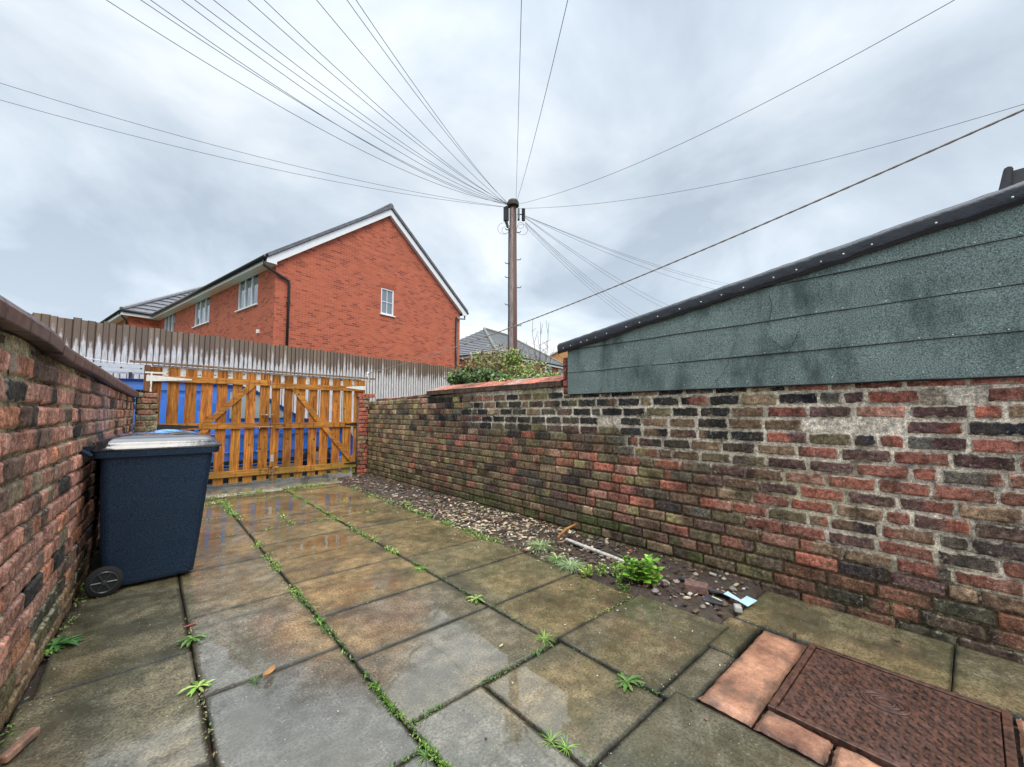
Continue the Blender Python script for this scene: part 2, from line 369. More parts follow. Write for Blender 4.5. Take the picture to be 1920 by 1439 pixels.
def felt_mat(name, c1, c2, stain=0.0):
    m = NT(name); n = m.noise(135, 4, 0.75); n2 = m.noise(2.2, 5, 0.6); n3 = m.noise(300, 2)
    c = m.mix(m.ramp(n, (0.36, 0), (0.64, 1)), c1, c2)
    c = m.mix(0.6, c, m.ramp(n3, (0.3, 0.7), (0.7, 1.4)), 'MULTIPLY')
    if stain:
        st = m.ramp(m.noise(3.0, 5, 0.6, sc3=(1, 1.2, 0.55)), (0.50, 0), (0.66, stain))
        c = m.mix(st, c, (0.03, 0.045, 0.045))
        c = m.mix(0.5, c, m.ramp(n2, (0.3, 0.8), (0.7, 1.25)), 'MULTIPLY')
    m.bump(n, 0.35, 0.003); return m.set(col=c, r=0.85, spec=0.15)
M_FELT = felt_mat('green_mineral_felt', (0.042, 0.066, 0.064), (0.285, 0.360, 0.338), 0.68)
M_BFELT = NT('black_roof_felt'); _n = M_BFELT.noise(12, 5, 0.6); M_BFELT.bump(_n, 0.5, 0.02)
M_BFELT = M_BFELT.set(col=M_BFELT.mix(_n, (0.008, 0.010, 0.016), (0.022, 0.026, 0.036)), r=0.34, spec=0.6)
M_TARSHADE = plain('tar_and_lap_shadow', (0.012, 0.014, 0.016), 0.7)  # tar creases, and the shadow lines painted under the felt laps
M_NAIL = plain('galvanised_nail', (0.62, 0.64, 0.66), 0.4, metal=0.3, var=0.1)
def leafmat(name, c1, c2, r=0.45):
    m = NT(name); a = m.attr().outputs[0]; n = m.noise(9, 3)
    c = m.mix(n, c1, c2); c = m.mix(1.0, c, a, 'MULTIPLY')
    return m.set(col=c, r=r, spec=0.4)
M_LEAF = leafmat('leaf_green', (0.9, 0.9, 0.9), (1.1, 1.1, 1.1))
M_COPE = NT('purple_brown_coping'); _n = M_COPE.noise(14, 5); _g = M_COPE.noise(90, 4)
M_COPE.bump(_g, 0.25, 0.004)
M_COPE = M_COPE.set(col=M_COPE.mix(1.0, M_COPE.mix(M_COPE.ramp(_n, (0.3, 0), (0.7, 1)), (0.04, 0.028, 0.027), (0.15, 0.095, 0.082)), M_COPE.attr().outputs[0], 'MULTIPLY'), r=0.36)
M_ASPH = plain('lane_asphalt', (0.06, 0.06, 0.062), 0.5, scale=60)
M_GRAVELB = plain('concrete_board', (0.30, 0.29, 0.27), 0.85)
M_POLE = NT('pole_wood'); _g = M_POLE.noise(8, 5, 0.6, sc3=(8, 8, 0.4)); M_POLE.bump(_g, 0.4, 0.006)
M_POLE = M_POLE.set(col=M_POLE.mix(_g, (0.055, 0.026, 0.018), (0.16, 0.075, 0.05)), r=0.7)
M_POLEC = NT('pole_lit_side'); _g = M_POLEC.noise(8, 5, 0.6, sc3=(8, 8, 0.5)); M_POLEC.bump(_g, 0.4, 0.006)  # lighter version of the pole wood, painting its lit side
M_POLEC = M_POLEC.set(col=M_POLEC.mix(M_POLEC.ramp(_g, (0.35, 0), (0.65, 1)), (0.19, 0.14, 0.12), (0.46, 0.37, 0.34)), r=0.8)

# ------------------------------------------------------------------ brickwork generator
GU = [0, .02, .05, .1, .2, .35, .5, .65, .8, .9, .95, .98, 1]
GV = [0, .05, .12, .22, .5, .78, .88, .95, 1]
def brickwork(mb, O, T, N, L, ztop, pitch, blen, colf, mortf, seed=0, z0=0.0, joint=0.011, mstep=0.014, proud=0.012, rough=1.0, skip=None, z0f=None):
    O = V(O); T = V(T); N = V(N); rng = random.Random(seed)
    zmax = max(ztop(L * k / 20) for k in range(21)); nrow = int((zmax - z0) / pitch) + 1
    for r in range(nrow):
        za = z0 + r * pitch; t = -rng.random() * blen
        while t < L:
            bl = blen * (0.96 + 0.08 * rng.random()) if rng.random() > 0.17 else blen * 0.5
            ta, tb = max(t, 0), min(t + bl, L); t += bl
            if tb - ta < 0.05: continue
            tm = (ta + tb) / 2; zt = ztop(tm)
            if za + pitch * 0.6 > zt: continue
            zb = min(za + pitch, zt)
            lt = mortf(tm, (za + zb) / 2)
            j = joint * (0.5 + 0.5 * lt); er = rng.random() * (0.2 + lt * 0.35)
            if skip and skip(tm, (za + zb) / 2, rng): continue
            c1, c2, sp = colf(tm, (za + zb) / 2, rng); side = rng.random() < 0.5
            x0, x1, y0, y1 = ta + j / 2, tb - j / 2, za + j / 2, zb - j / 2
            hw, hh = (x1 - x0) / 2, (y1 - y0) / 2; cx, cy = (x0 + x1) / 2, (y0 + y1) / 2
            tilt = (rng.random() - 0.5) * 0.006; pr = (rng.random() - 0.4) * 0.006 * rough; sd = rng.random() * 50
            crn = 0.010 + 0.016 * er
            ii = []
            for gu in GU:
                col = []
                for gv in GV:
                    x = (gu * 2 - 1) * hw; y = (gv * 2 - 1) * hh
                    # rounded corners
                    ax, ay = abs(x) - (hw - crn), abs(y) - (hh - crn)
                    if ax > 0 and ay > 0:
                        d = math.hypot(ax, ay); k = max(ax, ay) / d
                        x = math.copysign(hw - crn + ax * k, x); y = math.copysign(hh - crn + ay * k, y)
                    wob = (0.0045 + 0.0035 * lt) * rough * (0.6 + er)
                    gx, gz = cx + x, cy + y
                    nn = nz(gx * 22 + sd, gz * 22, sd); n2 = nz(gx * 60, gz * 60, sd)
                    x += nn * wob; y += nz(gx * 25, gz * 25 + sd, 7) * wob
                    e = min(hw - abs((gu * 2 - 1) * hw), hh - abs((gv * 2 - 1) * hh))
                    dep = proud - 0.018 * (1 - sm(0, 0.007 + 0.006 * er, e)) + pr + nn * 0.0025 * rough + n2 * 0.0016 * rough + tilt * (gv * 2 - 1) - er * 0.005
                    f = gu if side else 1 - gu
                    bl2 = sm(sp - 0.12, sp + 0.12, f + 0.25 * nz(gx * 9, gz * 9, sd))
                    c = lerp(c1, c2, bl2); k = 1.0 + 0.28 * nn
                    col.append(mb.vert(O + T * (cx + x) + V((0, 0, cy + y)) + N * dep, (c[0] * k, c[1] * k, c[2] * k, lt * (0.05 + 0.85 * (1 - sm(0.002, 0.022, e))))))
                ii.append(col)
            for a in range(len(GU) - 1):
                for b in range(len(GV) - 1):
                    mb.face([ii[a][b], ii[a + 1][b], ii[a + 1][b + 1], ii[a][b + 1]], 0)
    # mortar sheet
    nu = max(2, int(L / mstep)); nv = max(2, int((zmax - z0) / mstep))
    def fn(i, j):
        t = L * i / nu; zt = ztop(t); z = z0 + (zt - z0) * j / nv
        lt = mortf(t, z)
        d = -0.010 + lt * 0.0115 + nz(t * 30, z * 30, 3) * 0.0036 + nz(t * 9, z * 9, 5) * 0.0032 * (0.4 + lt)
        c = lerp((0.012, 0.010, 0.008), (0.72, 0.64, 0.52), lt)
        k = 1 + 0.3 * nz(t * 5, z * 5, 9)
        g = mort_tint(t, z)
        return O + T * t + V((0, 0, z)) + N * d, (c[0] * k * g[0], c[1] * k * g[1], c[2] * k * g[2], 0)
    mb.grid(fn, nu, nv, 1)
mort_tint = lambda t, z: (1, 1, 1)

def pick(rng, items):
    s = sum(w for w, _ in items); r = rng.random() * s
    for w, c in items:
        r -= w
        if r <= 0: return c
    return items[-1][1]
BLACK = (0.020, 0.022, 0.028); PURP = (0.095, 0.052, 0.050); RED = (0.245, 0.080, 0.055); BRED = (0.40, 0.115, 0.068)
BROWN = (0.17, 0.105, 0.065); OLIVE = (0.145, 0.125, 0.068); TAN = (0.29, 0.195, 0.115); PINK = (0.36, 0.17, 0.12); MOSS = (0.075, 0.105, 0.028); GREY = (0.085, 0.082, 0.068)
YEL = (0.25, 0.215, 0.09)

# ================================================================== THE RIGHT-HAND WALL  (t runs from the far end y=8.35 towards the camera)
XW = 3.40; YF = 8.30; YN = -1.0
ty = lambda y: YF - y
def rw_top(t):
    y = YF - t
    if y > 7.3: return 1.50
    if y > 5.8: return 1.50 + (7.3 - y) / 1.5 * 0.05
    if y > 2.95: return 1.555
    return 1.475
def rw_mort(t, z):
    y = YF - t; n = nz(y * 1.1, z * 1.6, 4) * 0.5 + nz(y * 4, z * 4, 2) * 0.25
    up = sm(0.98, 1.14, z + n * 0.25) * sm(5.6, 4.2, y)
    mid = sm(0.70, 0.92, z + n * 0.22) * sm(2.7, 1.9, y)
    near = sm(1.75, 1.0, y + n * 0.5) * sm(0.18, 0.5, z + n * 0.35) * (0.78 + 0.4 * sm(0.9, 1.3, z) + 0.7 * n)
    low = 0.5 * sm(1.0, 0.3, y) * sm(0.35, 0.1, z)
    return max(0.0, min(1.0, max(up * 0.95, mid * .9, near, low, 0.08 + n * 0.5)))
def rw_col(t, z, rng):
    y = YF - t; n = nz(y * 0.9 + 3, z * 1.5, 8)
    far = sm(5.6, 7.0, y); topb = sm(1.0, 1.15, z + n * 0.2); low = sm(0.30, 0.12, z)
    band = math.exp(-((z - (0.86 - 0.10 * (3 - y))) / 0.13) ** 2) * sm(4.2, 2.8, y) * sm(0.2, 1.0, y)
    rt = sm(1.4, 0.5, y)
    it = [(0.20 + 3.4 * topb * sm(4.6, 3.4, y) * (1 - rt * 0.9) + 0.9 * topb * (1 - far) * (1 - rt) + 0.30 * rt, BLACK), (0.35 + 0.9 * rt + 0.3 * topb, PURP), ((0.45 + 0.9 * rt + 0.5 * band) * (1 - 0.6 * topb * (1 - rt)), RED), (0.08 + 2.6 * band + 0.35 * rt, BRED),
          (0.9 - 0.4 * rt, BROWN), (0.8 * (1 - rt) * (1 - topb * 0.4) + 1.2 * far, OLIVE), (0.40 + 1.7 * far, TAN), (0.22 + 0.6 * band, PINK),
          (0.45 + 1.2 * topb * sm(3.2, 4.2, y), GREY), (0.25 * (1 - rt) + 0.5 * far, YEL), (2.4 * low * sm(1.4, 2.4, y) * sm(5.5, 4, y), MOSS)]
    c1 = pick(rng, it); c2 = pick(rng, it) if rng.random() < 0.35 else lerp(c1, (0.12, 0.09, 0.06), 0.25)
    k = 0.85 + 0.75 * rng.random() + 0.45 * far; c1 = tuple(x * k for x in c1)
    c1 = lerp(c1, (0.20, 0.125, 0.085), 0.22 * (1 - topb)); c2 = lerp(c2, (0.20, 0.125, 0.085), 0.22 * (1 - topb))
    alg = max(0, nz(y * 0.8, z * 1.2, 21)) * 1.1 * (1 - rt * 0.8) * (1 - topb * 0.6) + 0.35 * far
    alg = min(0.7, alg); c1 = lerp(c1, YEL, alg * 0.6); c2 = lerp(c2, OLIVE, alg * 0.6)
    if low > 0.3: c1 = lerp(c1, (0.06, 0.07, 0.03), 0.4); c2 = lerp(c2, (0.05, 0.06, 0.03), 0.4)
    return c1, c2, 0.35 + 0.5 * rng.random() if c1 != c2 else 0.5
def rt_tint(t, z):
    if nz((YF - t) * 3.1, z * 5.3, 40) > .32: return (.45, .42, .38)
    y = YF - t; g = sm(0.35, 0.05, z) * 0.6 + max(0, nz(y * 1.3, z * 2, 13)) * 0.8 + 0.4 * sm(5, 7, y)
    g = min(1, g); return lerp((1, 1, 1), (0.72, 0.78, 0.38), g)
mort_tint = rt_tint
_h = lambda u, v: (at_x(u, v, XW).y, at_x(u, v, XW).z)
holes = [_h(805, 818), _h(915, 891), _h(1128, 795), _h(790, 890), _h(1575, 805), _h(1612, 805), _h(1735, 748), _h(1790, 748)]
def rw_skip(t, z, rng):
    y = YF - t
    return any(abs(y - a) < 0.11 and abs(z - b) < 0.04 for a, b in holes)
wall_r = empty('brick_wall', 'long weathered brick garden wall on the right, dark and red bricks in pale mortar under the green felt', 'wall')
mb = MB()
brickwork(mb, (XW, YF, 0), (0, -1, 0), (-1, 0, 0), YF - YN, rw_top, 0.0912, 0.246, rw_col, rw_mort, seed=3, z0=-0.04, skip=rw_skip, joint=0.012, mstep=0.013)
# wall body behind the face
for ya, yb, zt in ((8.3, 7.3, 1.495), (7.3, 5.8, 1.50), (5.8, 2.95, 1.55), (2.95, YN, 1.47)):
    mb.col = (0.16, 0.12, 0.07, 1); mb.box(XW + 0.004, XW + 0.23, yb, ya, -0.1, zt - 0.012, 1)
mb.build('brick_face', [M_BRICK, M_MORTAR], wall_r, smooth=True, uv=False)
# loose ragged top courses and mortar fillet on the ramp
mb = MB(); rng = random.Random(5)
y = 7.95
while y > 5.85:
    l = 0.12 + 0.1 * rng.random(); z = rw_top(YF - y) - 0.012
    c = pick(rng, [(1, RED), (1, BRED), (1, OLIVE), (1, TAN)]); mb.col = (*c, 1)
    mb.obox((XW + 0.10, y - l / 2, z + 0.022), (0.095, 0, 0), (0, -l / 2 + 0.006, 0.004), (0, 0, 0.022 + 0.012 * rng.random())); y -= l
mb.build('capping_bricks', M_BRICKP, wall_r, bevel=0.006, uv=False)
# sloping terracotta coping
mb = MB(); y = 5.86; rng = random.Random(9)
z0c = 1.553
while y > 3.02:
    l = min(0.30 + 0.03 * rng.random(), y - 2.98); k = 0.8 + 0.6 * rng.random(); dz = rng.random() * 0.006
    ya, yb = y - 0.004, y - l + 0.004
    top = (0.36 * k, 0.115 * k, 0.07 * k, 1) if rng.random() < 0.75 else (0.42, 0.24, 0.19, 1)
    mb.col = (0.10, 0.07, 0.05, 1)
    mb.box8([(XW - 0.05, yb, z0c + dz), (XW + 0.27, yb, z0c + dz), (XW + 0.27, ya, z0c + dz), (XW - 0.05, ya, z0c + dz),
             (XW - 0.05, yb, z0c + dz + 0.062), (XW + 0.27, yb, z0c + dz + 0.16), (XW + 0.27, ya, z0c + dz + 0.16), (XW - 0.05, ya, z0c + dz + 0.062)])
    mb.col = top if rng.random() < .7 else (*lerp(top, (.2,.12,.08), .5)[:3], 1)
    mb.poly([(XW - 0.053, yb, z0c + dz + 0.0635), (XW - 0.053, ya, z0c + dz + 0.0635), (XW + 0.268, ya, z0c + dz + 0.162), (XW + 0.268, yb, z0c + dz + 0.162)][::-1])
    y -= l
mb.build('coping', M_BRICKP, wall_r, bevel=0.004, uv=False)

# ---- red brick gate pier at the far end of the right wall
mort_tint = lambda t, z: (0.8, 0.75, 0.7)
def pier_col(t, z, rng):
    c = pick(rng, [(3, (0.42, 0.12, 0.07)), (2, (0.30, 0.09, 0.055)), (0.5, BLACK), (0.8, TAN)]); return c, c, 0.5
pier = empty('gate_pier', 'narrow red brick gate pier between the wooden gate and the right-hand wall', 'pier')
mb = MB()
brickwork(mb, (3.20, 8.30, 0), (1, 0, 0), (0, -1, 0), 0.205, lambda t: 1.59, 0.083, 0.215, pier_col, lambda t, z: 0.3, seed=21, z0=-0.04)
mb.col = (0.16, 0.10, 0.07, 1); mb.box(3.20, 3.42, 8.305, 8.55, -0.1, 1.58, 1)
mb.build('brick_face', [M_BRICK, M_MORTAR], pier, smooth=True, uv=False)
mb = MB(); mb.col = (0.42, 0.12, 0.07, 1)
for k in range(5): mb.box(3.185 + k * 0.073, 3.185 + k * 0.073 + 0.066, 8.285, 8.56, 1.585, 1.655)
mb.build('capping_bricks', M_BRICKP, pier, bevel=0.006, uv=False)

# ================================================================== THE LEFT-HAND WALL
def lx(y): return -0.505 + 0.040 * y
LYN, LYF = 0.3, 8.45
Tl = V((0.040, 1, 0)).normalized(); Nl = V((Tl.y, -Tl.x, 0)); Ol = V((lx(LYN), LYN, 0)); LL = (LYF - LYN) / Tl.y
def on_left(u, v): return at_pl(u, v, Ol, Nl)
# coping line measured along the wall: top and bottom edges as (t, z)
ctop = [((on_left(u, v) - Ol).dot(Tl), on_left(u, v).z) for u, v in ((0, 576), (40, 597), (100, 642), (150, 673), (185, 693), (225, 716), (250, 732))]
cbot = [((on_left(u, v) - Ol).dot(Tl), on_left(u, v).z) for u, v in ((0, 617), (40, 632), (120, 683), (160, 700), (205, 725), (238, 741))]
def interp(tab, t):
    if t <= tab[0][0]: return tab[0][1]
    for (a, za), (b, zb) in zip(tab, tab[1:]):
        if t <= b: return za + (zb - za) * (t - a) / (b - a)
    return tab[-1][1]
def lw_top(t): return interp(cbot, t) - 0.005
def lw_mort(t, z): return max(0.0, min(1.0, 0.52 + nz(t * 1.7, z * 3, 31) * 0.9 + nz(t * 6, z * 6, 3) * 0.3 - 0.2 * sm(1.4, 1.6, z)))
def lw_col(t, z, rng):
    far = sm(4, 7, t)
    it = [(2.4, (0.48, 0.22, 0.15)), (1.8, (0.38, 0.19, 0.135)), (0.7 + 0.4 * far, (0.06, 0.056, 0.052)), (0.9, (0.155, 0.10, 0.075)), (0.4, (0.48, 0.19, 0.10)), (0.6, (0.22, 0.17, 0.11)), (0.5, (0.40, 0.21, 0.15))]
    c1 = pick(rng, it); c2 = pick(rng, it) if rng.random() < 0.25 else c1
    k = 1.0 + 0.7 * rng.random(); c1 = tuple(x * k for x in c1)
    lo = sm(0.35, 0.05, z); c1 = lerp(c1, (0.17, 0.16, 0.06), lo * 0.6); c2 = lerp(c2, (0.17, 0.16, 0.06), lo * 0.6)
    return c1, c2, 0.3 + 0.5 * rng.random()
mort_tint = lambda t, z: lerp((0.72, 0.70, 0.50), (0.55, 0.62, 0.28), sm(0.5, 0.0, z))
wall_l = empty('brick_wall', 'leaning red-orange brick garden wall on the left under a dark curved coping', 'wall')
mb = MB()
brickwork(mb, Ol, Tl, Nl, LL, lw_top, 0.104, 0.272, lw_col, lw_mort, seed=11, z0=-0.04, joint=0.014, rough=1.7, proud=0.014, mstep=0.014)
mb.col = (0.16, 0.12, 0.07, 1)
for k in range(24):
    a, b = LL * k / 24, LL * (k + 1) / 24; za = min(lw_top(a), lw_top(b)) - 0.01
    p, q = Ol + Tl * a - Nl * 0.004, Ol + Tl * b - Nl * 0.004; bk = -Nl * 0.22
    mb.box8([p + V((0, 0, -.1)), q + V((0, 0, -.1)), q + bk + V((0, 0, -.1)), p + bk + V((0, 0, -.1)), p + V((0, 0, za)), q + V((0, 0, za)), q + bk + V((0, 0, za)), p + bk + V((0, 0, za))], 1)
mb.build('brick_face', [M_BRICK, M_MORTAR], wall_l, smooth=True, uv=False)
mb = MB(); rng = random.Random(4); t = 0.0
while t < LL - 0.02:
    l = min(0.30, LL - t); k = 0.75 + 0.5 * rng.random(); mb.col = (k, k, k, 1)
    step = 0.02 if t < 2.55 else 0.0
    sec = []
    for tt in (t + 0.004, t + l - 0.004):
        zb_, zt_ = interp(cbot, tt) + step * 0.4, interp(ctop, tt) + step; h = zt_ - zb_
        base = Ol + Tl * tt
        prof = [(0.055, zb_ - 0.004), (0.058, zb_ + h * 0.55), (0.045, zb_ + h * 0.85), (0.015, zt_), (-0.10, zt_ + 0.012), (-0.24, zt_ - 0.01), (-0.27, zb_), ]
        sec.append([mb.vert(base + Nl * a + V((0, 0, z))) for a, z in prof])
    n = len(sec[0])
    for i in range(n): mb.face([sec[0][i], sec[1][i], sec[1][(i + 1) % n], sec[0][(i + 1) % n]])
    mb.face(sec[0][::-1]); mb.face(sec[1]); t += l
mb.build('coping', M_COPE, wall_l, bevel=0.006, uv=False, fix=True)
# end pier of rendered brick beside the gate
mort_tint = lambda t, z: (0.7, 0.7, 0.55)
mb = MB(); px = lx(8.4)
def p2col(t, z, rng):
    c = pick(rng, [(2, (0.22, 0.17, 0.10)), (2, (0.20, 0.19, 0.13)), (1, (0.10, 0.07, 0.055)), (1, (0.28, 0.13, 0.08))])
    return c, c, 0.5
p_l = empty('gate_pier', 'low grey-brown pier at the end of the left wall beside the gate post', 'pier')
brickwork(mb, (px + 0.02, 8.32, 0), (1, 0, 0), (0, -1, 0), 0.26, lambda t: 1.62 - t * 0.2, 0.085, 0.2, p2col, lambda t, z: 0.55 if z < 1.25 else 0.0, seed=31, z0=-0.04)
mb.col = (0.2, 0.16, 0.1, 1); mb.box(px + 0.02, px + 0.28, 8.33, 8.55, -0.1, 1.53, 1)
mb.build('brick_face', [M_BRICK, M_MORTAR], p_l, smooth=True, uv=False)

# ================================================================== GROUND
GROUND_Z = -0.06
fn_o = None
mb = MB(); mb.poly([(-900, -900, -0.09), (900, -900, -0.09), (900, 900, -0.09), (-900, 900, -0.09)])
kind(mb.build('ground', M_ASPH), 'structure')
mb = MB()   # soil bed below the slabs
mb.poly([(-0.8, -2.0, -0.045), (3.5, -2.0, -0.045), (3.5, 8.3, -0.045), (-0.8, 8.3, -0.045)])
kind(mb.build('yard_soil', M_SOIL), 'structure')

# wetness / tone fields on the paving (real standing water where the slabs dip)
POOLS = [(0.55, 1.15, .30, .42, 1.0), (1.35, 1.85, .32, .20, .9), (1.05, 2.9, .2, .1, .5), (0.0, 1.6, .18, .3, .6), (2.2, 5.4, .3, .3, .6), (.5, 6.5, .3, .4, .6),   # x, y, rx, ry, w
    (0.55, 1.30, 0.27, 0.30, 1.0), (0.62, 1.05, 0.30, 0.22, 1.0), (0.38, 2.0, 0.13, 0.24, 0.95), (0.53, 1.83, 0.15, 0.12, 0.85), (1.12, 1.80, 0.26, 0.15, 0.9), (1.22, 2.0, 0.2, 0.12, 0.75),
    (1.22, 1.25, 0.20, 0.20, 0.95), (1.40, 1.18, 0.16, 0.20, 0.9), (1.55, 0.92, 0.22, 0.13, 1.0), (1.10, 0.95, 0.22, 0.25, 0.85), (0.5, 2.9, 0.2, 0.2, 0.55), (1.3, 3.0, 0.35, 0.12, 0.5),
    (2.2, 2.7, 0.3, 0.25, 0.55), (2.2, 4.0, 0.35, 0.4, 0.6), (1.3, 4.3, 0.35, 0.3, 0.6), (1.3, 6.4, 0.5, 0.6, 0.65), (2.2, 6.3, 0.4, 0.5, 0.6), (0.5, 5.2, 0.25, 0.5, 0.5), (1.2, 7.4, 0.8, 0.25, 0.7), (0.05, 1.7, 0.14, 0.2, 0.3)]
def wet(x, y):
    w = 0.30 + 0.42 * sm(3.0, 1.5, y + 1.4 * nz(x * 1.6, y * 1.6, 31)) + 0.18 * nz(x * 9, y * 9, 12)
    for a, b, rx, ry, k in POOLS:
        d = math.hypot((x - a) / rx, (y - b) / ry) + 0.55 * nz(x * 5, y * 5, 1) + 0.18 * nz(x * 17, y * 17, 4)
        w = max(w, k * sm(1.30, 0.40, d + .16 * nz(x * 40, y * 40, 9)))
    return max(0, min(1, w + 0.10 * nz(x * 2, y * 2, 8)))
GRYC = (0.155, 0.150, 0.132); OLV = (0.155, 0.138, 0.082); BRN = (0.235, 0.175, 0.092); DKG = (0.062, 0.062, 0.048); SAND = (0.34, 0.26, 0.17)
def slab(mb, x0, x1, y0, y1, base, rng, gap=0.0065, zt=0.0):
    st = 0.03; nx = max(3, int((x1 - x0) / st)); ny = max(3, int((y1 - y0) / st))
    dz = (rng.random() - 0.5) * 0.006 + zt; tx = (rng.random() - 0.5) * 0.004; tyy = (rng.random() - 0.5) * 0.004
    k = 0.85 + 0.3 * rng.random(); x0 += gap * (0.6 + rng.random()); x1 -= gap * (0.6 + rng.random()); y0 += gap * (0.5 + rng.random() * .6); y1 -= gap * (0.5 + rng.random() * .6)
    edge = lambda n: [0, 0.004, 0.012] + [0.012 + (1) * 0]  # unused
    us = [0, 0.006 / (x1 - x0), 0.02 / (x1 - x0)] + [i / nx for i in range(1, nx)] + [1 - 0.02 / (x1 - x0), 1 - 0.006 / (x1 - x0), 1]
    vs = [0, 0.006 / (y1 - y0), 0.02 / (y1 - y0)] + [i / ny for i in range(1, ny)] + [1 - 0.02 / (y1 - y0), 1 - 0.006 / (y1 - y0), 1]
    us = sorted(set(us)); vs = sorted(set(vs))
    def fn(i, j):
        u, v = us[i], vs[j]; x = x0 + (x1 - x0) * u; y = y0 + (y1 - y0) * v
        e = min(u * (x1 - x0), (1 - u) * (x1 - x0), v * (y1 - y0), (1 - v) * (y1 - y0))
        ww = wet(x, y)
        z = dz + tx * (u - .5) + tyy * (v - .5) - 0.0025 * (1 - sm(0, 0.007, e)) + 0.0012 * nz(x * 8, y * 8, 3) * (1 - ww)
        if e < 0.001:
            x += nz(x * 30, y * 30, 1) * 0.004; y += nz(x * 30, y * 30, 2) * 0.004
        c = base
        m1 = nz(x * 1.9 + 5, y * 1.9, 6); m2 = nz(x * 3.1, y * 3.1 + 9, 2)
        c = lerp(c, BRN, sm(0.0, 0.5, m1) * 0.75); c = lerp(c, DKG, sm(0.05, 0.45, m2) * 0.7)
        c = lerp(c, (0.06, 0.065, 0.035), 0.55 * sm(0.06, 0.0, e) * (0.5 + nz(x * 7, y * 7, 5)))
        if e < 0.011: ww = 0.0; c = lerp(c, (0.015, 0.015, 0.01), 0.8)
        # the pale, worn slab by the soil bed
        s = (e > .011) * sm(0.55, 0.1, math.hypot((x - 2.15) / 0.75, (y - 1.22) / 0.28) + 0.5 * nz(x * 7, y * 7, 3)); c = lerp(c, SAND, s * 0.8)
        return (x, y, z), (c[0] * k, c[1] * k, c[2] * k, ww)
    ids = mb.grid(fn, len(us) - 1, len(vs) - 1, 0)
    # skirt
    ring = [ids[i][0] for i in range(len(us))] + [ids[-1][j] for j in range(1, len(vs))] + [ids[i][-1] for i in range(len(us) - 2, -1, -1)] + [ids[0][j] for j in range(len(vs) - 2, 0, -1)]
    low = [mb.vert((mb.v[i][0], mb.v[i][1], -0.04), (0.012, 0.011, 0.008, 0)) for i in ring]
    for a in range(len(ring)):
        b = (a + 1) % len(ring); mb.face([ring[b], ring[a], low[a], low[b]])
mb = MB(); rng = random.Random(2)
xA, xB, xC, xD = 0.236, 0.850, 1.742, 2.622
ys = [7.62, 6.75, 5.80, 4.85, 3.93, 2.86, 1.92, 0.95, 0.0]
for a, b in zip(ys, ys[1:]): slab(mb, lx((a + b) / 2) + 0.03, xA, b, a, lerp(GRYC, OLV, 0.7 if b > 1.5 else 0.25), rng)
ys = [7.62, 7.06, 6.10, 5.15, 4.24, 3.30, 2.37, 1.455, 0.55, -0.3]
for a, b in zip(ys, ys[1:]): slab(mb, xA, xB, b, a, lerp(GRYC, OLV, 0.5 if b > 2.5 else 0.1) if b > 1.6 else (0.115, 0.118, 0.115), rng)
ys = [7.62, 7.30, 6.75, 6.18, 5.70, 5.18, 4.60, 4.02, 3.44, 2.77, 2.19, 1.60]
for a, b in zip(ys, ys[1:]): slab(mb, xB, xC, b, a, lerp(OLV, BRN, rng.random()) if b > 2.3 else lerp(GRYC, BRN, 0.3), rng)
slab(mb, xB, 1.235, 0.98, 1.60, GRYC, rng); slab(mb, 1.235, 1.79, 0.98, 1.60, lerp(GRYC, BRN, 0.3), rng)
slab(mb, xB, 1.27, 0.40, 0.98, GRYC, rng); slab(mb, 1.27, 1.885, 0.40, 0.98, lerp(DKG, GRYC, 0.6), rng); slab(mb, xB, 1.885, -0.4, 0.40, GRYC, rng)
ys = [7.72, 7.35, 6.75, 6.18, 5.70, 5.19, 4.57, 3.38, 2.78, 2.18, 1.63]
for a, b in zip(ys, ys[1:]): slab(mb, xC, xD + 0.05 * nz(a, 3), b, a, lerp(OLV, BRN, rng.random()), rng)
slab(mb, 1.79, 2.66, 1.02, 1.63, lerp(OLV, GRYC, 0.5), rng)
slab(mb, 1.80, 2.36, 0.885, 1.02, (0.15, 0.14, 0.115), rng); slab(mb, 2.36, 2.80, 0.90, 1.09, lerp(OLV, DKG, 0.5), rng)
kind(mb.build('paving', M_PAVE, smooth=True, uv=False), 'structure')
# concrete strip beside the wall
mb = MB(); rng = random.Random(8)
slab(mb, 2.80, 3.385, 0.128, 1.055, (0.200, 0.180, 0.115), rng, gap=0.003, zt=0.004); slab(mb, 2.80, 3.385, -1.0, 0.128, (0.195, 0.18, 0.125), rng, gap=0.003, zt=0.004)
kind(mb.build('concrete_path', M_PAVE, smooth=True, uv=False), 'structure')
# gate threshold and lane
mb = MB(); rng = random.Random(18)
def thr(i, j):
    x = -0.3 + 3.75 * i / 60; y = 7.66 + 1.3 * j / 14 + (0.05 * nz(x * 3, 1) - 0.0 if j == 0 else 0)
    k = 1 + 0.3 * nz(x * 3, y * 6, 2); return (x, y, 0.008 + 0.006 * nz(x * 4, y * 4) - (0.05 if j == 0 else 0)), (0.26 * k, 0.255 * k, 0.225 * k, 0.35)
mb.grid(thr, 60, 14)
kind(mb.build('threshold', M_PAVE, smooth=True, uv=False), 'structure')
mb = MB(); mb.poly([(-40, 8.8, -0.05), (60, 8.8, -0.05), (60, 25, -0.05), (-40, 25, -0.05)])
kind(mb.build('lane', M_ASPH), 'structure')
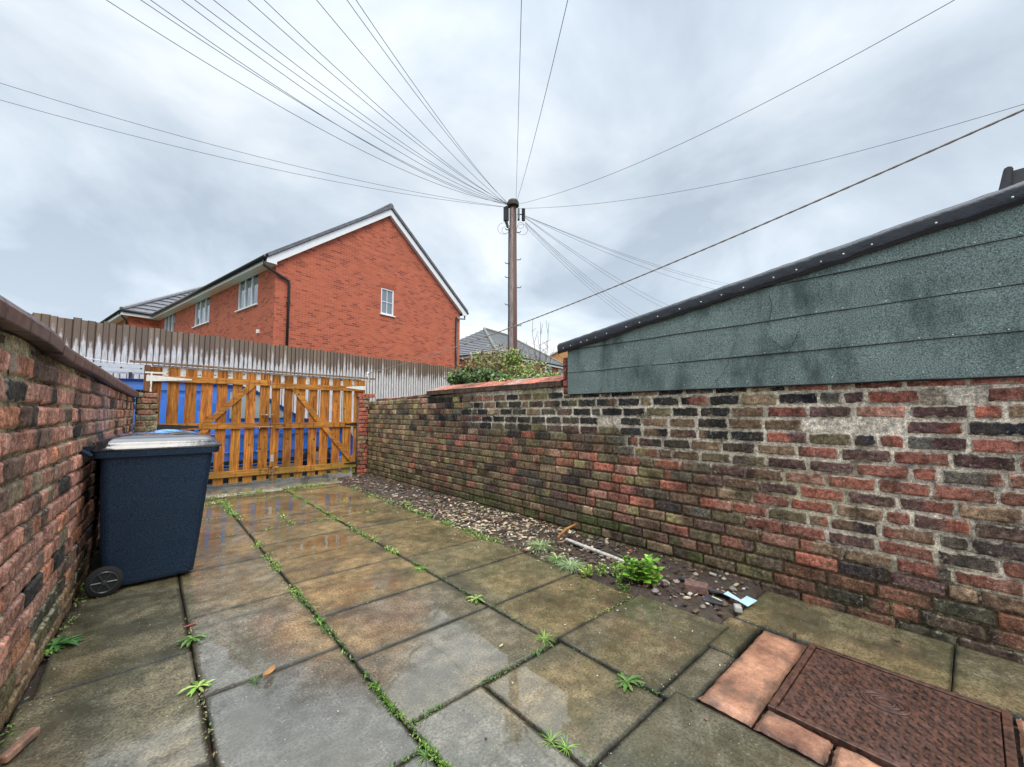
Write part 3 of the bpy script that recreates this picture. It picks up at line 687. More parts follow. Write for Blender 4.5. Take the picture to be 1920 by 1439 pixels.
# terracotta slabs round the cover
mb = MB(); rng = random.Random(12)
def tslab(x0, x1, y0, y1, k=1.0):
    g = 0.003; n = 18
    def fn(i, j):
        u, v = i / n, j / n; x = x0 + g + (x1 - x0 - 2 * g) * u; y = y0 + g + (y1 - y0 - 2 * g) * v
        ed = 1 if i in (0, n) or j in (0, n) else 0
        ex = min(u * (x1 - x0), (1 - u) * (x1 - x0), v * (y1 - y0), (1 - v) * (y1 - y0)); wr = sm(0.03, 0.0, ex) * max(0, nz(x * 16, y * 16, 5) + .15); kk = k * (1 - 0.45 * sm(0.035, 0.0, ex + .03 * nz(x * 9, y * 9, 8)))
        return (x + ed * 0.008 * nz(x * 30, y * 30), y + ed * 0.008 * nz(x * 30, y * 30, 4), 0.006 - 0.010 * ed - 0.014 * wr + 0.003 * nz(x * 9, y * 9)), (kk, kk * .97, kk * .93, 1)
    ids = mb.grid(fn, n, n)
    mb.col = (0.3, 0.3, 0.3, 1); mb.box(x0 + g + .005, x1 - g - .005, y0 + g + .005, y1 - g - .005, -0.04, -0.006)
tslab(1.90, 2.78, 0.665, 0.885, 1.0); tslab(1.90, 2.055, 0.42, 0.66, 0.9); tslab(1.90, 2.055, 0.15, 0.415, 1.05); tslab(1.90, 2.055, -0.2, 0.145, 0.95)
tslab(2.06, 2.40, -0.30, -0.055, 0.9); tslab(2.405, 2.79, -0.30, -0.055, 1.05); tslab(1.9, 2.79, -0.6, -0.305, 0.9)
kind(mb.build('terracotta_paving', M_TERRA, smooth=False, uv=False), 'structure')

# soil strip along the wall
mb = MB()
def soil(i, j):
    y = 0.98 + 7.28 * i / 300; x = 2.60 + 0.80 * j / 34
    e = min(1.0, (x - 2.60) / 0.10) * sm(1.04, 1.12, y + .01 * nz(x * 9, 1)); zz = -0.02 + e * 0.03 + 0.03 * nz(x * 4, y * 4, 3) * e + 0.02 * nz(x * 13, y * 13, 3) * e + 0.009 * nz(x * 38, y * 38) * e + 0.02 * sm(3.1, 3.4, x) * e - 0.02 * (1 - e)
    return (x + 0.02 * nz(y * 5, 2) * (1 if j < 3 else 0), y, zz), (1, 1, 1, 1)
mb.grid(soil, 300, 34)
kind(mb.build('soil_bed', M_SOIL, smooth=True, uv=False), 'structure')
def soil_z(x, y):
    e = max(0, min(1.0, (x - 2.60) / 0.10)); return -0.02 + e * 0.03 + 0.03 * nz(x * 4, y * 4, 3) * e + 0.02 * nz(x * 13, y * 13, 3) * e + 0.02 * sm(3.1, 3.4, x)
# wood chips and litter, uncountable
M_CHIP = leafmat('chips', (0.85, 0.85, 0.85), (1.15, 1.15, 1.15), 0.7)
mb = MB(); rng = random.Random(44)
def chip(x, y, z, l, wd, c):
    a = rng.random() * pi; t = V((cos(a), sin(a), (rng.random() - .5) * 0.7)).normalized(); b = V((-sin(a), cos(a), (rng.random() - .5) * 0.7)).normalized()
    mb.col = (*c, 1); n = t.cross(b)
    mb.obox((x, y, z), t * l, b * wd, n * (wd * 0.3))
for k in range(6500):
    y = 1.1 + 7.0 * rng.random(); x = 2.60 + 0.78 * rng.random()
    dens = 0.28 + 0.72 * math.exp(-((y - 3.9) / 1.2) ** 2) * (1 if x > 2.72 else .4)
    if rng.random() > dens: continue
    pale = math.exp(-((y - 3.7) / 0.95) ** 2) * (0.4 + nz(x * 4, y * 4, 6) * 1.4 + .4)
    if rng.random() < 0.12 + 0.70 * pale: c = lerp((0.40, 0.29, 0.17), (0.74, 0.62, 0.44), rng.random())
    else: c = pick(rng, [(3, (0.05, 0.035, 0.028)), (2, (0.13, 0.085, 0.06)), (1, (0.25, 0.19, 0.15)), (.6, (0.45, 0.42, 0.38)), (.5, (0.3, 0.12, 0.08))])
    l = 0.005 + 0.020 * rng.random() ** 2; chip(x, y, soil_z(x, y) + 0.008 + 0.006 * rng.random(), l, l * (0.3 + 0.4 * rng.random()), c)
for k in range(420):
    y = 1.15 + 6.9 * rng.random(); x = 2.68 + 0.70 * rng.random(); l = .008 + .026 * rng.random() ** 2
    c = pick(rng, [(3, (0.05, 0.035, 0.028)), (2, (0.12, 0.08, 0.06)), (1, (0.32, 0.28, 0.22)), (1, (.22, .19, .17))])
    mb.col = (*c, 1); P = V((x, y, soil_z(x, y) + .006)); rr = [[mb.vert(P + V((cos(a * 1.05 + q) * l * rd * (1 + .4 * nz(a * 3, k)), sin(a * 1.05 + q) * l * rd * .8, l * hh))) for a in range(6)] for q, (rd, hh) in enumerate(((.8, -.2), (1, .2), (.5, .6)))]
    for a, b in zip(rr, rr[1:]):
        for i in range(6): mb.face([a[i], a[(i + 1) % 6], b[(i + 1) % 6], b[i]])
    mb.face(rr[2])
kind(mb.build('wood_chips', M_CHIP, uv=False), 'stuff')
mb = MB(); rng = random.Random(45)
for k in range(900):
    if rng.random() < 0.35: y = 0.9 + 6.5 * rng.random(); x = lx(y) + 0.03 + abs(rng.gauss(0, 0.05)); 
    elif rng.random() < 0.5: x = 2.58 - abs(rng.gauss(0, 0.12)); y = 1.1 + 5 * rng.random()
    else: x = -0.3 + 3.0 * rng.random(); y = 0.5 + 6 * rng.random() ** 1.5
    if 1.9 < x < 2.8 and y < 0.9: continue
    c = pick(rng, [(2, (0.40, 0.36, 0.28)), (2, (0.07, 0.05, 0.04)), (1, (0.55, 0.52, 0.47)), (1, (0.22, 0.13, 0.08))])
    l = 0.0015 + 0.005 * rng.random() ** 2.5; chip(x, y, 0.006, l, l * (0.4 + 0.5 * rng.random()), c)
kind(mb.build('litter', M_CHIP, uv=False), 'stuff')

# ================================================================== MANHOLE COVER
mc = empty('manhole_cover', 'rusty cast-iron inspection cover with raised pattern set among the terracotta slabs', 'manhole cover')
cx0, cx1, cy0, cy1 = 2.065, 2.785, -0.045, 0.655
mb = MB()
for a in ((cx0, cx1, cy0, cy0 + 0.028), (cx0, cx1, cy1 - 0.028, cy1), (cx0, cx0 + 0.028, cy0 + 0.0285, cy1 - 0.0285), (cx1 - 0.028, cx1, cy0 + 0.0285, cy1 - 0.0285)):
    mb.box(a[0], a[1], a[2], a[3], -0.03, 0.014)
mb.build('frame', M_IRON, mc, bevel=0.003, uv=False)
mb = MB(); ix0, ix1, iy0, iy1 = cx0 + 0.033, cx1 - 0.033, cy0 + 0.033, cy1 - 0.033
mb.box(ix0, ix1, iy0, iy1, -0.03, 0.008)
p = 0.029; nx = int((ix1 - ix0) / p); ny = int((iy1 - iy0) / p); ccx, ccy = at_z(1660, 1322).x, at_z(1660, 1322).y
for i in range(nx):
    for j in range(ny):
        x = ix0 + p * (i + .5); y = iy0 + p * (j + .5)
        if math.hypot(x - ccx, y - ccy) < 0.088: continue
        s = 1 if (i + j) % 2 else -1; a = s * pi / 4; t = V((cos(a), sin(a), 0)); b = V((-sin(a), cos(a), 0))
        c = V((x, y, 0.0085))
        q = [c - t * .016, c + b * .0055, c + t * .016, c - b * .0055]; i0 = [mb.vert(v) for v in q]
        tt = [mb.vert(V((v.x, v.y, 0)) * 0.5 + V((c.x, c.y, 0)) * 0.5 + V((0, 0, 0.0155))) for v in q]
        for k in range(4): mb.face([i0[k], i0[(k + 1) % 4], tt[(k + 1) % 4], tt[k]])
        mb.face(tt)
for r in (0.080, 0.070, 0.048, 0.030):
    mb.tube([(ccx + r * cos(2 * pi * k / 32) * 0.8, ccy + r * sin(2 * pi * k / 32), 0.011) for k in range(33)], 0.0050, 6, 0, False)
mb.build('lid', M_IRON, mc, uv=False)

# ================================================================== SHED WITH GREEN FELT
shed = empty('shed', 'lean-to shed clad in green mineral felt standing on the right-hand wall', 'shed')
SX = XW - 0.035; SYF = 2.87; SYN = -1.6
def roof_z(y): return 2.015 + (2.95 - y) * 0.1385
seams = [1.470, 1.700, 1.945, 2.195, 2.45, 2.70]
mb = MB(); rng = random.Random(6)
for k in range(5):
    z0, z1 = seams[k], seams[k + 1]; n = 150; off = 0.0035 * (k + 1)
    ytop_end = SYF
    def fn(i, j):
        yy = SYF + (SYN - SYF) * i / n
        zr = roof_z(yy) - 0.01; zlo = z0 + 0.0045 * nz(yy * 2.2, k * 7) + (0.004 if 0.8 < yy < 1.9 and k == 1 else 0)
        z = min(zlo + (z1 + 0.03 - zlo) * j / 8, zr) if zlo < zr else zr
        blis = max(0, nz(yy * 1.6 + 4, z * 5, k)) * 0.012 + 0.003 * nz(yy * 8, z * 10, 3)
        lift = off 
        return V((SX - lift - blis, yy, z)), (1, 1, 1, 1)
    mb.grid(fn, n, 8, 0)
    # lower lip of each sheet, coloured dark to paint the lap's shadow line
    if k:
        for i in range(n):
            ya, yb = SYF + (SYN - SYF) * i / n, SYF + (SYN - SYF) * (i + 1) / n
            if roof_z(ya) - 0.03 < z0: continue
            za, zb = z0 + 0.0045 * nz(ya * 2.2, k * 7), z0 + 0.0045 * nz(yb * 2.2, k * 7)
            mb.poly([(SX - off - 0.004, ya, za - 0.005), (SX - off - 0.004, yb, zb - 0.005), (SX - off - 0.0045, yb, zb + 0.001), (SX - off - 0.0045, ya, za + 0.001)], 1)
# drip at the bottom edge and box behind
mb.box(SX - 0.008, XW - 0.004, SYN, SYF, 1.463, 1.471, 1)
mb.box8([(XW - 0.006, SYN, 1.476), (XW + 2.2, SYN, 1.476), (XW + 2.2, SYF - 0.01, 1.476), (XW - 0.006, SYF - 0.01, 1.476),
         (XW - 0.006, SYN, roof_z(SYN) - 0.02), (XW + 2.2, SYN, roof_z(SYN) - 0.02), (XW + 2.2, SYF - 0.01, roof_z(SYF) - 0.02), (XW - 0.006, SYF - 0.01, roof_z(SYF) - 0.02)], 1)
# nails along the seams
def nail(y, z, off, r=0.0045):
    mb.lathe((SX - off, y, z), (-1, 0, 0), [(0, r), (0.0025, r * 0.8)], 8, 2)
for k in range(5):
    y = SYF - 0.06
    while y > -0.6:
        z = seams[k] + (0.012 if k else 0.04)
        if z < roof_z(y) - 0.12: nail(y, z, 0.0035 * (k + 1) + 0.010, 0.0026 + 0.0014 * rng.random())
        y -= 0.11 + 0.1 * rng.random()
# creases and tar lines
def crease(pts, r=0.0022):
    P = [at_x(u, v, SX - 0.017) for u, v in pts]; Q = []
    for a, b in zip(P, P[1:]):
        for s in range(6): q = a.lerp(b, s / 6); Q.append(q + V((0, nz(q.y * 30, q.z * 30) * .012, nz(q.z * 25, q.y * 25, 4) * .012)))
    Q.append(P[-1]); mb.tube(Q, [r * (.35 + .9 * abs(nz(i * .4, r * 999))) for i in range(len(Q))], 5, 1)
crease([(1332, 728), (1352, 705), (1362, 688), (1376, 650), (1380, 640)], 0.003)
crease([(1362, 690), (1345, 672), (1330, 655)]); crease([(1440, 548), (1447, 570), (1442, 600)], 0.0032)
crease([(1440, 632), (1462, 648), (1480, 660), (1500, 668)], 0.003); crease([(1497, 618), (1490, 640), (1478, 652)], 0.003)
crease([(1355, 700), (1400, 702), (1440, 692), (1458, 690), (1458, 683)], 0.0018); crease([(1385, 672), (1410, 662), (1450, 655), (1500, 640)], 0.0016)
mb.build('felt_cladding', [M_FELT, M_TARSHADE, M_NAIL], shed, smooth=True, uv=False)
mb = MB()
def verge(i, j):
    n = 220; y = 2.985 + (SYN - 2.985) * i / n; zr = roof_z(y) + 0.003 * nz(y * 3, 1) 
    wr = 0.006 * nz(y * 7, 3, 2) + 0.004 * nz(y * 21, 5)
    drop = 0.098 + 0.008 * nz(y * 2.3, 6) + 0.006 * nz(y * 9, 8)
    prof = [(0.30, 0.012), (0.10, 0.018), (0.02, 0.028), (-0.02, 0.020), (-0.043, 0.0), (-0.048, -0.02), (-0.040, -drop * 0.7), (-0.036, -drop), (-0.022, -drop + 0.004), (-0.02, -drop * 0.5)]
    a, b = prof[j]; 
    if j in (3, 4, 5, 6): a += wr
    return V((SX + a, y, zr + b + (0.004 * nz(y * 15, j) if j > 2 else 0))), (1, 1, 1, 1)
ids = mb.grid(verge, 220, 9)
mb.face([ids[0][j] for j in range(10)][::-1])
for y, in [(2.9,), (2.8,), (2.66,), (2.58,), (2.47,), (2.34,), (2.12,), (1.98,), (1.80,), (1.60,), (1.42,), (1.26,), (1.10,), (0.90,), (0.76,), (0.62,), (0.50,), (0.36,), (0.08,), (-0.2,)]:
    mb.lathe((SX - 0.040, y, roof_z(y) - 0.052), (-1, 0, 0), [(-0.004, 0.0065), (0.006, 0.0055)], 8, 1)
mb.build('roof_felt_edge', [M_BFELT, M_NAIL], shed, smooth=True, uv=False)
mb = MB()
mb.box8([(SX + 0.05, SYN, roof_z(SYN) - 0.02), (XW + 2.4, SYN, roof_z(SYN) - 0.02), (XW + 2.4, 2.98, roof_z(2.98) - 0.02), (SX + 0.05, 2.98, roof_z(2.98) - 0.02),
         (SX + 0.05, SYN, roof_z(SYN) + 0.01), (XW + 2.4, SYN, roof_z(SYN) + 0.01), (XW + 2.4, 2.98, roof_z(2.98) + 0.01), (SX + 0.05, 2.98, roof_z(2.98) + 0.01)])
mb.build('roof', M_BFELT, shed, uv=False)
# short red brick jamb left of the shed
mort_tint = lambda t, z: (0.7, 0.6, 0.5)
mb = MB()
brickwork(mb, (XW - 0.012, 2.965, 1.475), (0, -1, 0), (-1, 0, 0), 0.085, lambda t: 0.40, 0.075, 0.22, lambda t, z, r: ((0.36, 0.09, 0.06), (0.24, 0.08, 0.06), 0.5), lambda t, z: 0.25, seed=2, z0=0.0)
mb.col = (0.22, 0.09, 0.06, 1); mb.box(XW - 0.008, XW + 0.2, 2.882, 2.963, 1.476, 1.87, 1)
tag(mb.build('brick_pier', [M_BRICK, M_MORTAR], None, smooth=True, uv=False), 'small red brick jamb standing on the wall between the coping and the felt shed', 'pier')

# ================================================================== NEIGHBOUR'S REAR ROOF at the top right
nb = empty('house', 'dark tiled roof verge of the neighbouring house rising behind the shed at the right edge', 'house')
mb = MB()
A = V((6.2, -0.31, 3.27)); B = V((11.0, -0.64, 5.45)); w3 = V((0.1, 6, 0))
mb.poly([A, B, B - w3 * 1, A - w3 * 1]); mb.poly([A + V((0, 0, -.06)), A - w3 + V((0, 0, -.06)), B - w3 + V((0, 0, -.06)), B + V((0, 0, -.06))])
n = 16
for k in range(n):
    a, b = A.lerp(B, k / n), A.lerp(B, (k + 1.08) / n); mb.tube([a + V((0, .0, 0.01)), b + V((0, 0, 0.035))], [0.05, 0.06], 8)
mb.build('roof', plain('dark_slate', (0.012, 0.012, 0.014), .85, var=.6, spec=.1), nb)
mb = MB()
dn = V((0, -0.06, 0)); mb.poly([A + dn + V((0, 0, -0.1)), V((A.x, A.y, -0.1)) + dn, V((B.x, B.y, -0.1)) + dn, B + dn + V((0, 0, -0.1))][::-1])
mb.poly([V((A.x, A.y, -.1)) + dn, A + dn + V((0, 0, -.1)), A - w3 + V((0, 0, -.1)), V((A.x, A.y - 6, -.1))][::-1])
mb.build('wall', M_HBRICK2, nb)

# ================================================================== GATE
YG = 8.40
def gx(u, v=750): return at_y(u, v, YG).x
def zx(p): return gx(240 + p / 4)
LB = [(155, 245), (292, 380), (425, 510), (545, 632), (665, 742), (782, 852), (885, 955), (992, 1062)]
RB = [(1078, 1140), (1172, 1235), (1265, 1328), (1360, 1420), (1445, 1507), (1535, 1592), (1615, 1677), (1697, 1768)]
_ca, _cb = at_y(243, 677, YG - .03), at_y(703, 711, YG - .03)
def capz(x): return _ca.z + (_cb.z - _ca.z) * (x - _ca.x) / (_cb.x - _ca.x)
def leaf_gate(label, boards, xa, xb, hinge_left):
    g = empty('gate_leaf', label, 'gate', 'double timber gates at the end of the yard')
    rng = random.Random(len(label))
    for a, b in boards:
        mb = MB(); k = 0.70 + 0.50 * rng.random(); mb.col = (k, k * (0.9 + .2 * rng.random()), k, 1)
        x0, x1 = zx(a), zx(b); zt = capz((x0 + x1) / 2) - 0.050 - 0.012 * rng.random(); zb = 0.05 + 0.02 * rng.random(); s = (rng.random() - .5) * .008
        mb.box8([(x0 + s, YG, zb), (x1 + s, YG, zb + .004), (x1 + s, YG + .02, zb), (x0 + s, YG + .02, zb), (x0, YG, zt), (x1, YG, zt), (x1, YG + .02, zt), (x0, YG + .02, zt)])
        mb.build('board', M_GATE, g, bevel=0.002, uv=False)
    for z, h in ((1.80 if hinge_left else 1.765, 0.047), (1.045, 0.050), (0.235, 0.052)):
        mb = MB(); k = 0.9 + 0.2 * rng.random(); mb.col = (k, k, k, 1)
        dz = 0.0 if hinge_left else -0.012
        mb.box(xa, xb, YG - 0.042, YG - 0.003, z - h + dz, z + h + dz); mb.build('rail', M_RAIL, g, bevel=0.003, uv=False)
    def brace(p, q):
        mb = MB(); mb.col = (1.05, 1.05, 1.0, 1); p = V((p[0], YG - 0.022, p[1])); q = V((q[0], YG - 0.022, q[1])); d = (q - p).normalized(); n = V((-d.z, 0, d.x)) * 0.046
        # ends cut level with the rails
        def hit(pt, z): s = (z - pt.z) / d.z; return pt + d * s
        a, b, c, e = hit(p + n, p.z), hit(p - n, p.z), hit(q - n, q.z), hit(q + n, q.z)
        t = V((0, 0.016, 0))
        mb.box8([a - t, b - t, b + t, a + t, e - t, c - t, c + t, e + t]); mb.build('brace', M_RAIL, g, bevel=0.002, uv=False, fix=True)
    if hinge_left:
        brace((zx(600), 1.098), (zx(925), 1.75)); brace((zx(330), 0.29), (zx(600) - 0.02, 0.992))
    else:
        brace((zx(1440), 1.086), (zx(1235), 1.738)); brace((zx(1695), 0.278), (zx(1480), 0.98))
    # hinges
    s = 1 if hinge_left else -1; xh = xa if hinge_left else xb
    def strap(z, m, L, h, name, yo=0.046):
        mb = MB(); mb.prism([(xh - s * .05, YG - yo, z - h), (xh + s * .04, YG - yo, z - h), (xh + s * L, YG - yo, z - h * .22), (xh + s * L, YG - yo, z + h * .22), (xh + s * .04, YG - yo, z + h), (xh - s * .05, YG - yo, z + h)], (0, -0.006, 0))
        for k in (0.10, 0.25, 0.4): mb.lathe((xh + s * k * L * 1.6, YG - yo - .006, z), (0, -1, 0), [(0, .008), (.005, .006)], 8)
        mb.lathe((xh - s * .03, YG - yo - .012, z - h * 1.15), (0, 0, 1), [(0, .011), (h * 2.3, .011)], 8)
        mb.build(name, m, g, uv=False, fix=True)
    strap(1.80 if hinge_left else 1.775, M_WPAINT, 0.50 if hinge_left else 0.34, 0.044 if hinge_left else 0.04, 'hinge'); strap(1.045 if hinge_left else 1.035, M_BLACK, 0.62 if hinge_left else 0.34, 0.05 if hinge_left else 0.04, 'hinge')
    strap(0.255, M_BLACK, 0.34, 0.03, 'hinge')
    return g
xL, xM, xR = zx(150), zx(1070), zx(1775)
lg = leaf_gate('left leaf of the slatted orange timber double gate, its brace rising towards the middle', LB, zx(160), xM - 0.006, True)
rg = leaf_gate('right leaf of the slatted orange timber double gate, with green algae on its feet', RB, xM + 0.006, zx(1752), False)
# meeting stile and fittings
mb = MB(); mb.box(xM + .012, xM + .085, YG - .06, YG - .044, 0.30, 0.985); mb.build('stile', M_GATE, rg, bevel=.002, uv=False)
mb = MB(); mb.box(xM + .02, xM + .07, YG - .066, YG - .0605, 0.40, 0.52); mb.lathe((xM + .045, YG - .066, .46), (0, -1, 0), [(0, .012), (.012, .008)], 10); mb.build('lock_plate', M_ALU, rg, uv=False)
mb = MB(); mb.tube([(xM + .06, YG - .075, 0.0), (xM + .06, YG - .075, 0.29)], 0.012, 8); mb.tube([(xM + .06, YG - .075, .28), (xM + .10, YG - .09, .30), (xM + .15, YG - .09, .30)], .011, 8)
mb.box(xM + .035, xM + .085, YG - .068, YG - .0615, .10, .14); mb.box(xM + .035, xM + .085, YG - .068, YG - .0615, .22, .26); mb.build('drop_bolt', M_RUSTY, rg, uv=False)
for z, x0, x1 in ((1.235, -.155, .045), (1.02, -.26, .03)):
    mb = MB(); mb.tube([(xM + x0, YG - .062, z), (xM + x1, YG - .062, z)], .009, 8)
    mb.box(xM + x0 + .03, xM + x0 + .055, YG - .07, YG - .044 if z < 1.1 else YG - .002, z - .02, z + .02); mb.box(xM - .045, xM - .02, YG - .07, YG - .044 if z < 1.1 else YG - .002, z - .02, z + .02)
    mb.tube([(xM + x0 + .09, YG - .062, z), (xM + x0 + .09, YG - .085, z - .03)], .007, 6); mb.build('bolt', M_RUSTY, lg, uv=False)
# posts
mb = MB(); mb.box(gx(267), gx(279), YG - .05, YG + .05, -.06, 2.00); tag(mb.build('gate_post', M_POST, bevel=.004, uv=False), 'dark brown timber gate post beside the left wall', 'post')
mb = MB(); mb.box(zx(1757), zx(1757) + .045, YG - .03, YG + .05, -.06, 1.93); tag(mb.build('gate_post', M_GATE, bevel=.004, uv=False), 'slim orange timber gate post against the red brick pier', 'post')
# cap batten with the white-painted board behind the slats
bt = empty('timber_batten', 'long brown timber batten running over the top of the double gate', 'batten')
pa, pb = at_y(243, 677, YG - .03), at_y(703, 711, YG - .03)
mb = MB(); d = (pb - pa); L = d.length; d.normalize(); mb.obox(pa.lerp(pb, .5) + V((0, .02, 0)), d * L / 2, (0, .035, 0), V((0, 1, 0)).cross(d) * .014)
mb.build('cap', M_BATTEN, bt, bevel=.002, uv=False)
mb = MB(); zz = lambda x: pa.z + (pb.z - pa.z) * (x - pa.x) / (pb.x - pa.x) - .028
x0, x1 = xL + .03, zx(1745)
mb.box8([(x0, YG + .024, 1.83), (x1, YG + .024, 1.80), (x1, YG + .040, 1.80), (x0, YG + .040, 1.83), (x0, YG + .024, zz(x0)), (x1, YG + .024, zz(x1)), (x1, YG + .040, zz(x1)), (x0, YG + .040, zz(x0))])
mb.build('painted_board', M_PEEL, bt, uv=False)
mb = MB(); mb.obox((zx(165), YG - .052, 1.60), (.011, 0, 0), (0, .006, 0), (0, 0, .30)); mb.obox((zx(200), YG - .052, 1.885), (.13, 0, 0), (0, .005, 0), (0, 0, .012))
mb.build('white_trim', M_PEEL, bt, uv=False)

# ================================================================== WHEELIE BINS
def rbox_ring(cx, cy, hx, hy, r, z, n=5):
    pts = []
    for (sx, sy, a0) in ((1, 1, 0), (-1, 1, 90), (-1, -1, 180), (1, -1, 270)):
        for k in range(n + 1):
            a = rad(a0 + 90 * k / n); pts.append((cx + sx * (hx - r) + r * cos(a), cy + sy * (hy - r) + r * sin(a), z))
    return pts
def loft(mb, rings, cap0=True, cap1=True, m=0):
    ids = [[mb.vert(p) for p in r] for r in rings]; n = len(ids[0])
    for a, b in zip(ids, ids[1:]):
        for k in range(n): mb.face([a[k], a[(k + 1) % n], b[(k + 1) % n], b[k]], m)
    if cap0: mb.face(ids[0][::-1], m)
    if cap1: mb.face(ids[-1], m)
def make_bin(label, lidmat, open_=0.0):
    b = empty('wheelie_bin', label, 'wheelie bin', 'wheelie bins against the left wall')
    mb = MB()   # local: x forward (lid opening side), y width, origin under centre
    R = []
    for z, x0, x1, hy, r in ((0.03, -.20, .255, .215, .05), (0.05, -.245, .27, .225, .05), (0.30, -.272, .295, .245, .05), (0.60, -.285, .320, .262, .05), (0.90, -.295, .345, .276, .05), (0.955, -.298, .349, .279, .05),
                            (0.957, -.330, .385, .300, .045), (1.00, -.335, .39, .303, .045)):
        R.append(rbox_ring((x0 + x1) / 2, 0, (x1 - x0) / 2, hy, r, z))
    loft(mb, R, True, True); mb.build('body', M_BIN, b, smooth=False, bevel=0, uv=False, fix=True)
    ob = b.children[-1] if b.children else None
    # curved wheel-arch rib on each side
    for s in (-1, 1):
        mb = MB(); mb.tube([(-.24 + .50 * k / 12, s * (.222 + .012 * (1 - k / 12)), .245 * (1 - (k / 12) ** 2) + 0.045) for k in range(13)], .008, 6)
        mb.build('side_rib', M_BIN, b, smooth=True, uv=False)
    # lid: shallow dome with recess
    mb = MB()
    R = [rbox_ring(.03, 0, .378, .305, .06, 1.003), rbox_ring(.03, 0, .380, .307, .06, 1.016), rbox_ring(.028, 0, .366, .292, .07, 1.030)]
    def dome(s, zz, sh=0.0): return rbox_ring(.02 + sh, 0, .36 * s, .29 * s, .075 * s, zz)
    R += [dome(1, 1.045), dome(.96, 1.068), dome(.86, 1.088), dome(.6, 1.10), dome(.3, 1.107)]
    loft(mb, R, True, True); lid = mb.build('lid', lidmat, b, smooth=True, uv=False, fix=True)
    # moulded grips and grooves on the lid
    for s in (-1, 1):
        for pts in ([(.04 + .024 * k, s * .13, 1.090 + .016 * sin(pi * k / 9)) for k in range(10)], [(.12 + .022 * k, s * .215, 1.070 + .014 * sin(pi * k / 9)) for k in range(8)], [(-.14, s * .10, 1.097), (-.16, s * .18, 1.090), (-.18, s * .26, 1.066)]):
            mb = MB(); mb.tube(pts, .011, 6); mb.build('lid_moulding', M_GUTTER if lidmat is M_LID else lidmat, lid, smooth=True, uv=False)
    mb = MB()   # rear handle and hinge lugs
    mb.tube([(-.335, -.27, .975), (-.385, -.26, 1.005), (-.40, -.20, 1.02), (-.40, .20, 1.02), (-.385, .26, 1.005), (-.335, .27, .975)], .016, 8)
    for s in (-1, 1): mb.obox((-.36, s * .23, 1.01), (.035, 0, 0), (0, .025, 0), (0, 0, .03))
    mb.build('handle', M_BIN, b, smooth=False, uv=False)
    for s in (-1, 1):
        w = MB(); c = V((-.235, s * .262, .1)); ax = (0, s, 0)
        w.lathe(c, ax, [(-.026, .072), (-.024, .096), (-.01, .1), (.014, .1), (.024, .094), (.026, .074)], 28)
        wh = w.build('wheel', M_RUBBER, b, smooth=True, uv=False)
        w = MB(); w.lathe(c, ax, [(.02, .018), (.038, .017), (.04, .008)], 14)
        w.tube([c + V((cos(2 * pi * k / 28) * .068, s * .029, sin(2 * pi * k / 28) * .068)) for k in range(29)], .006, 6, 0, False)
        for k in range(6):
            a = 2 * pi * k / 6; w.tube([c + V((0, s * .03, 0)), c + V((cos(a) * .066, s * .03, sin(a) * .066))], .006, 6)
        w.build('hub', M_HUB, wh, uv=False)
    return b
M_HUB = plain('grey_hub', (0.035, 0.038, 0.042), 0.3, var=0.2)
b1 = make_bin('dark slate-blue wheelie bin with a black lid, nearest the camera by the left wall', M_LID)
b1.location = (0.055, 4.36, 0.0); b1.rotation_euler = (0, 0, rad(1))
b2 = make_bin('second wheelie bin with a blue lid, mostly hidden behind the dark one', M_BLUELID)
b2.location = (0.06, 5.06, 0.006); b2.rotation_euler = (0, rad(-4.0), rad(3)); b2.scale = (1, 1, 0.985)

# ================================================================== VAN IN THE LANE
van = empty('van', 'bright blue small van parked in the lane behind the slatted gate', 'van')
VY0, VY1 = 9.15, 10.85
def vprof(y, inset=0.0):
    P = [(3.42, .28), (3.46, .45), (3.45, .70), (3.36, .90), (3.10, 1.02), (2.62, 1.12), (2.40, 1.16), (1.55, 1.72), (1.30, 1.79), (0.2, 1.85), (-0.70, 1.83), (-.86, 1.74), (-.93, 1.2), (-.95, .45), (-.92, .28)]
    return P
mb = MB(); secs = [(VY0 + .10, .93, 1.0), (VY0 + .02, .99, 1.0), (VY0, 1.0, .9), (VY1, 1.0, .9), (VY1 - .02, .99, 1.0), (VY1 - .1, .93, 1.0)]
rings = []
for yy, sx, _ in ((VY0 + .16, 0, 0), (VY0 + .04, 1, 0), (VY1 - .04, 1, 0), (VY1 - .16, 0, 0)):
    r = []
    for x, z in vprof(yy):
        k = 0.0 if sx else .05; cx_, cz_ = 1.25, .9
        d = V((cx_ - x, 0, cz_ - z)).normalized() * k; tum = max(0, z - 1.0) * .14 * (1 if yy < 10 else -1)
        r.append((x + d.x, yy + tum, z + d.z))
    rings.append(r)
loft(mb, rings, True, True); van_body = mb.build('body', M_VAN, van, bevel=.02, uv=False, fix=True)
def yside(z): return VY0 + .155 + max(0, z - 1.0) * .14 - .006
def vside(name, poly, m, off=0.0, parent=van):
    mb = MB(); mb.prism([(x, yside(z) - off, z) for x, z in poly], (0, .012, 0)); return mb.build(name, m, parent, uv=False, fix=True)
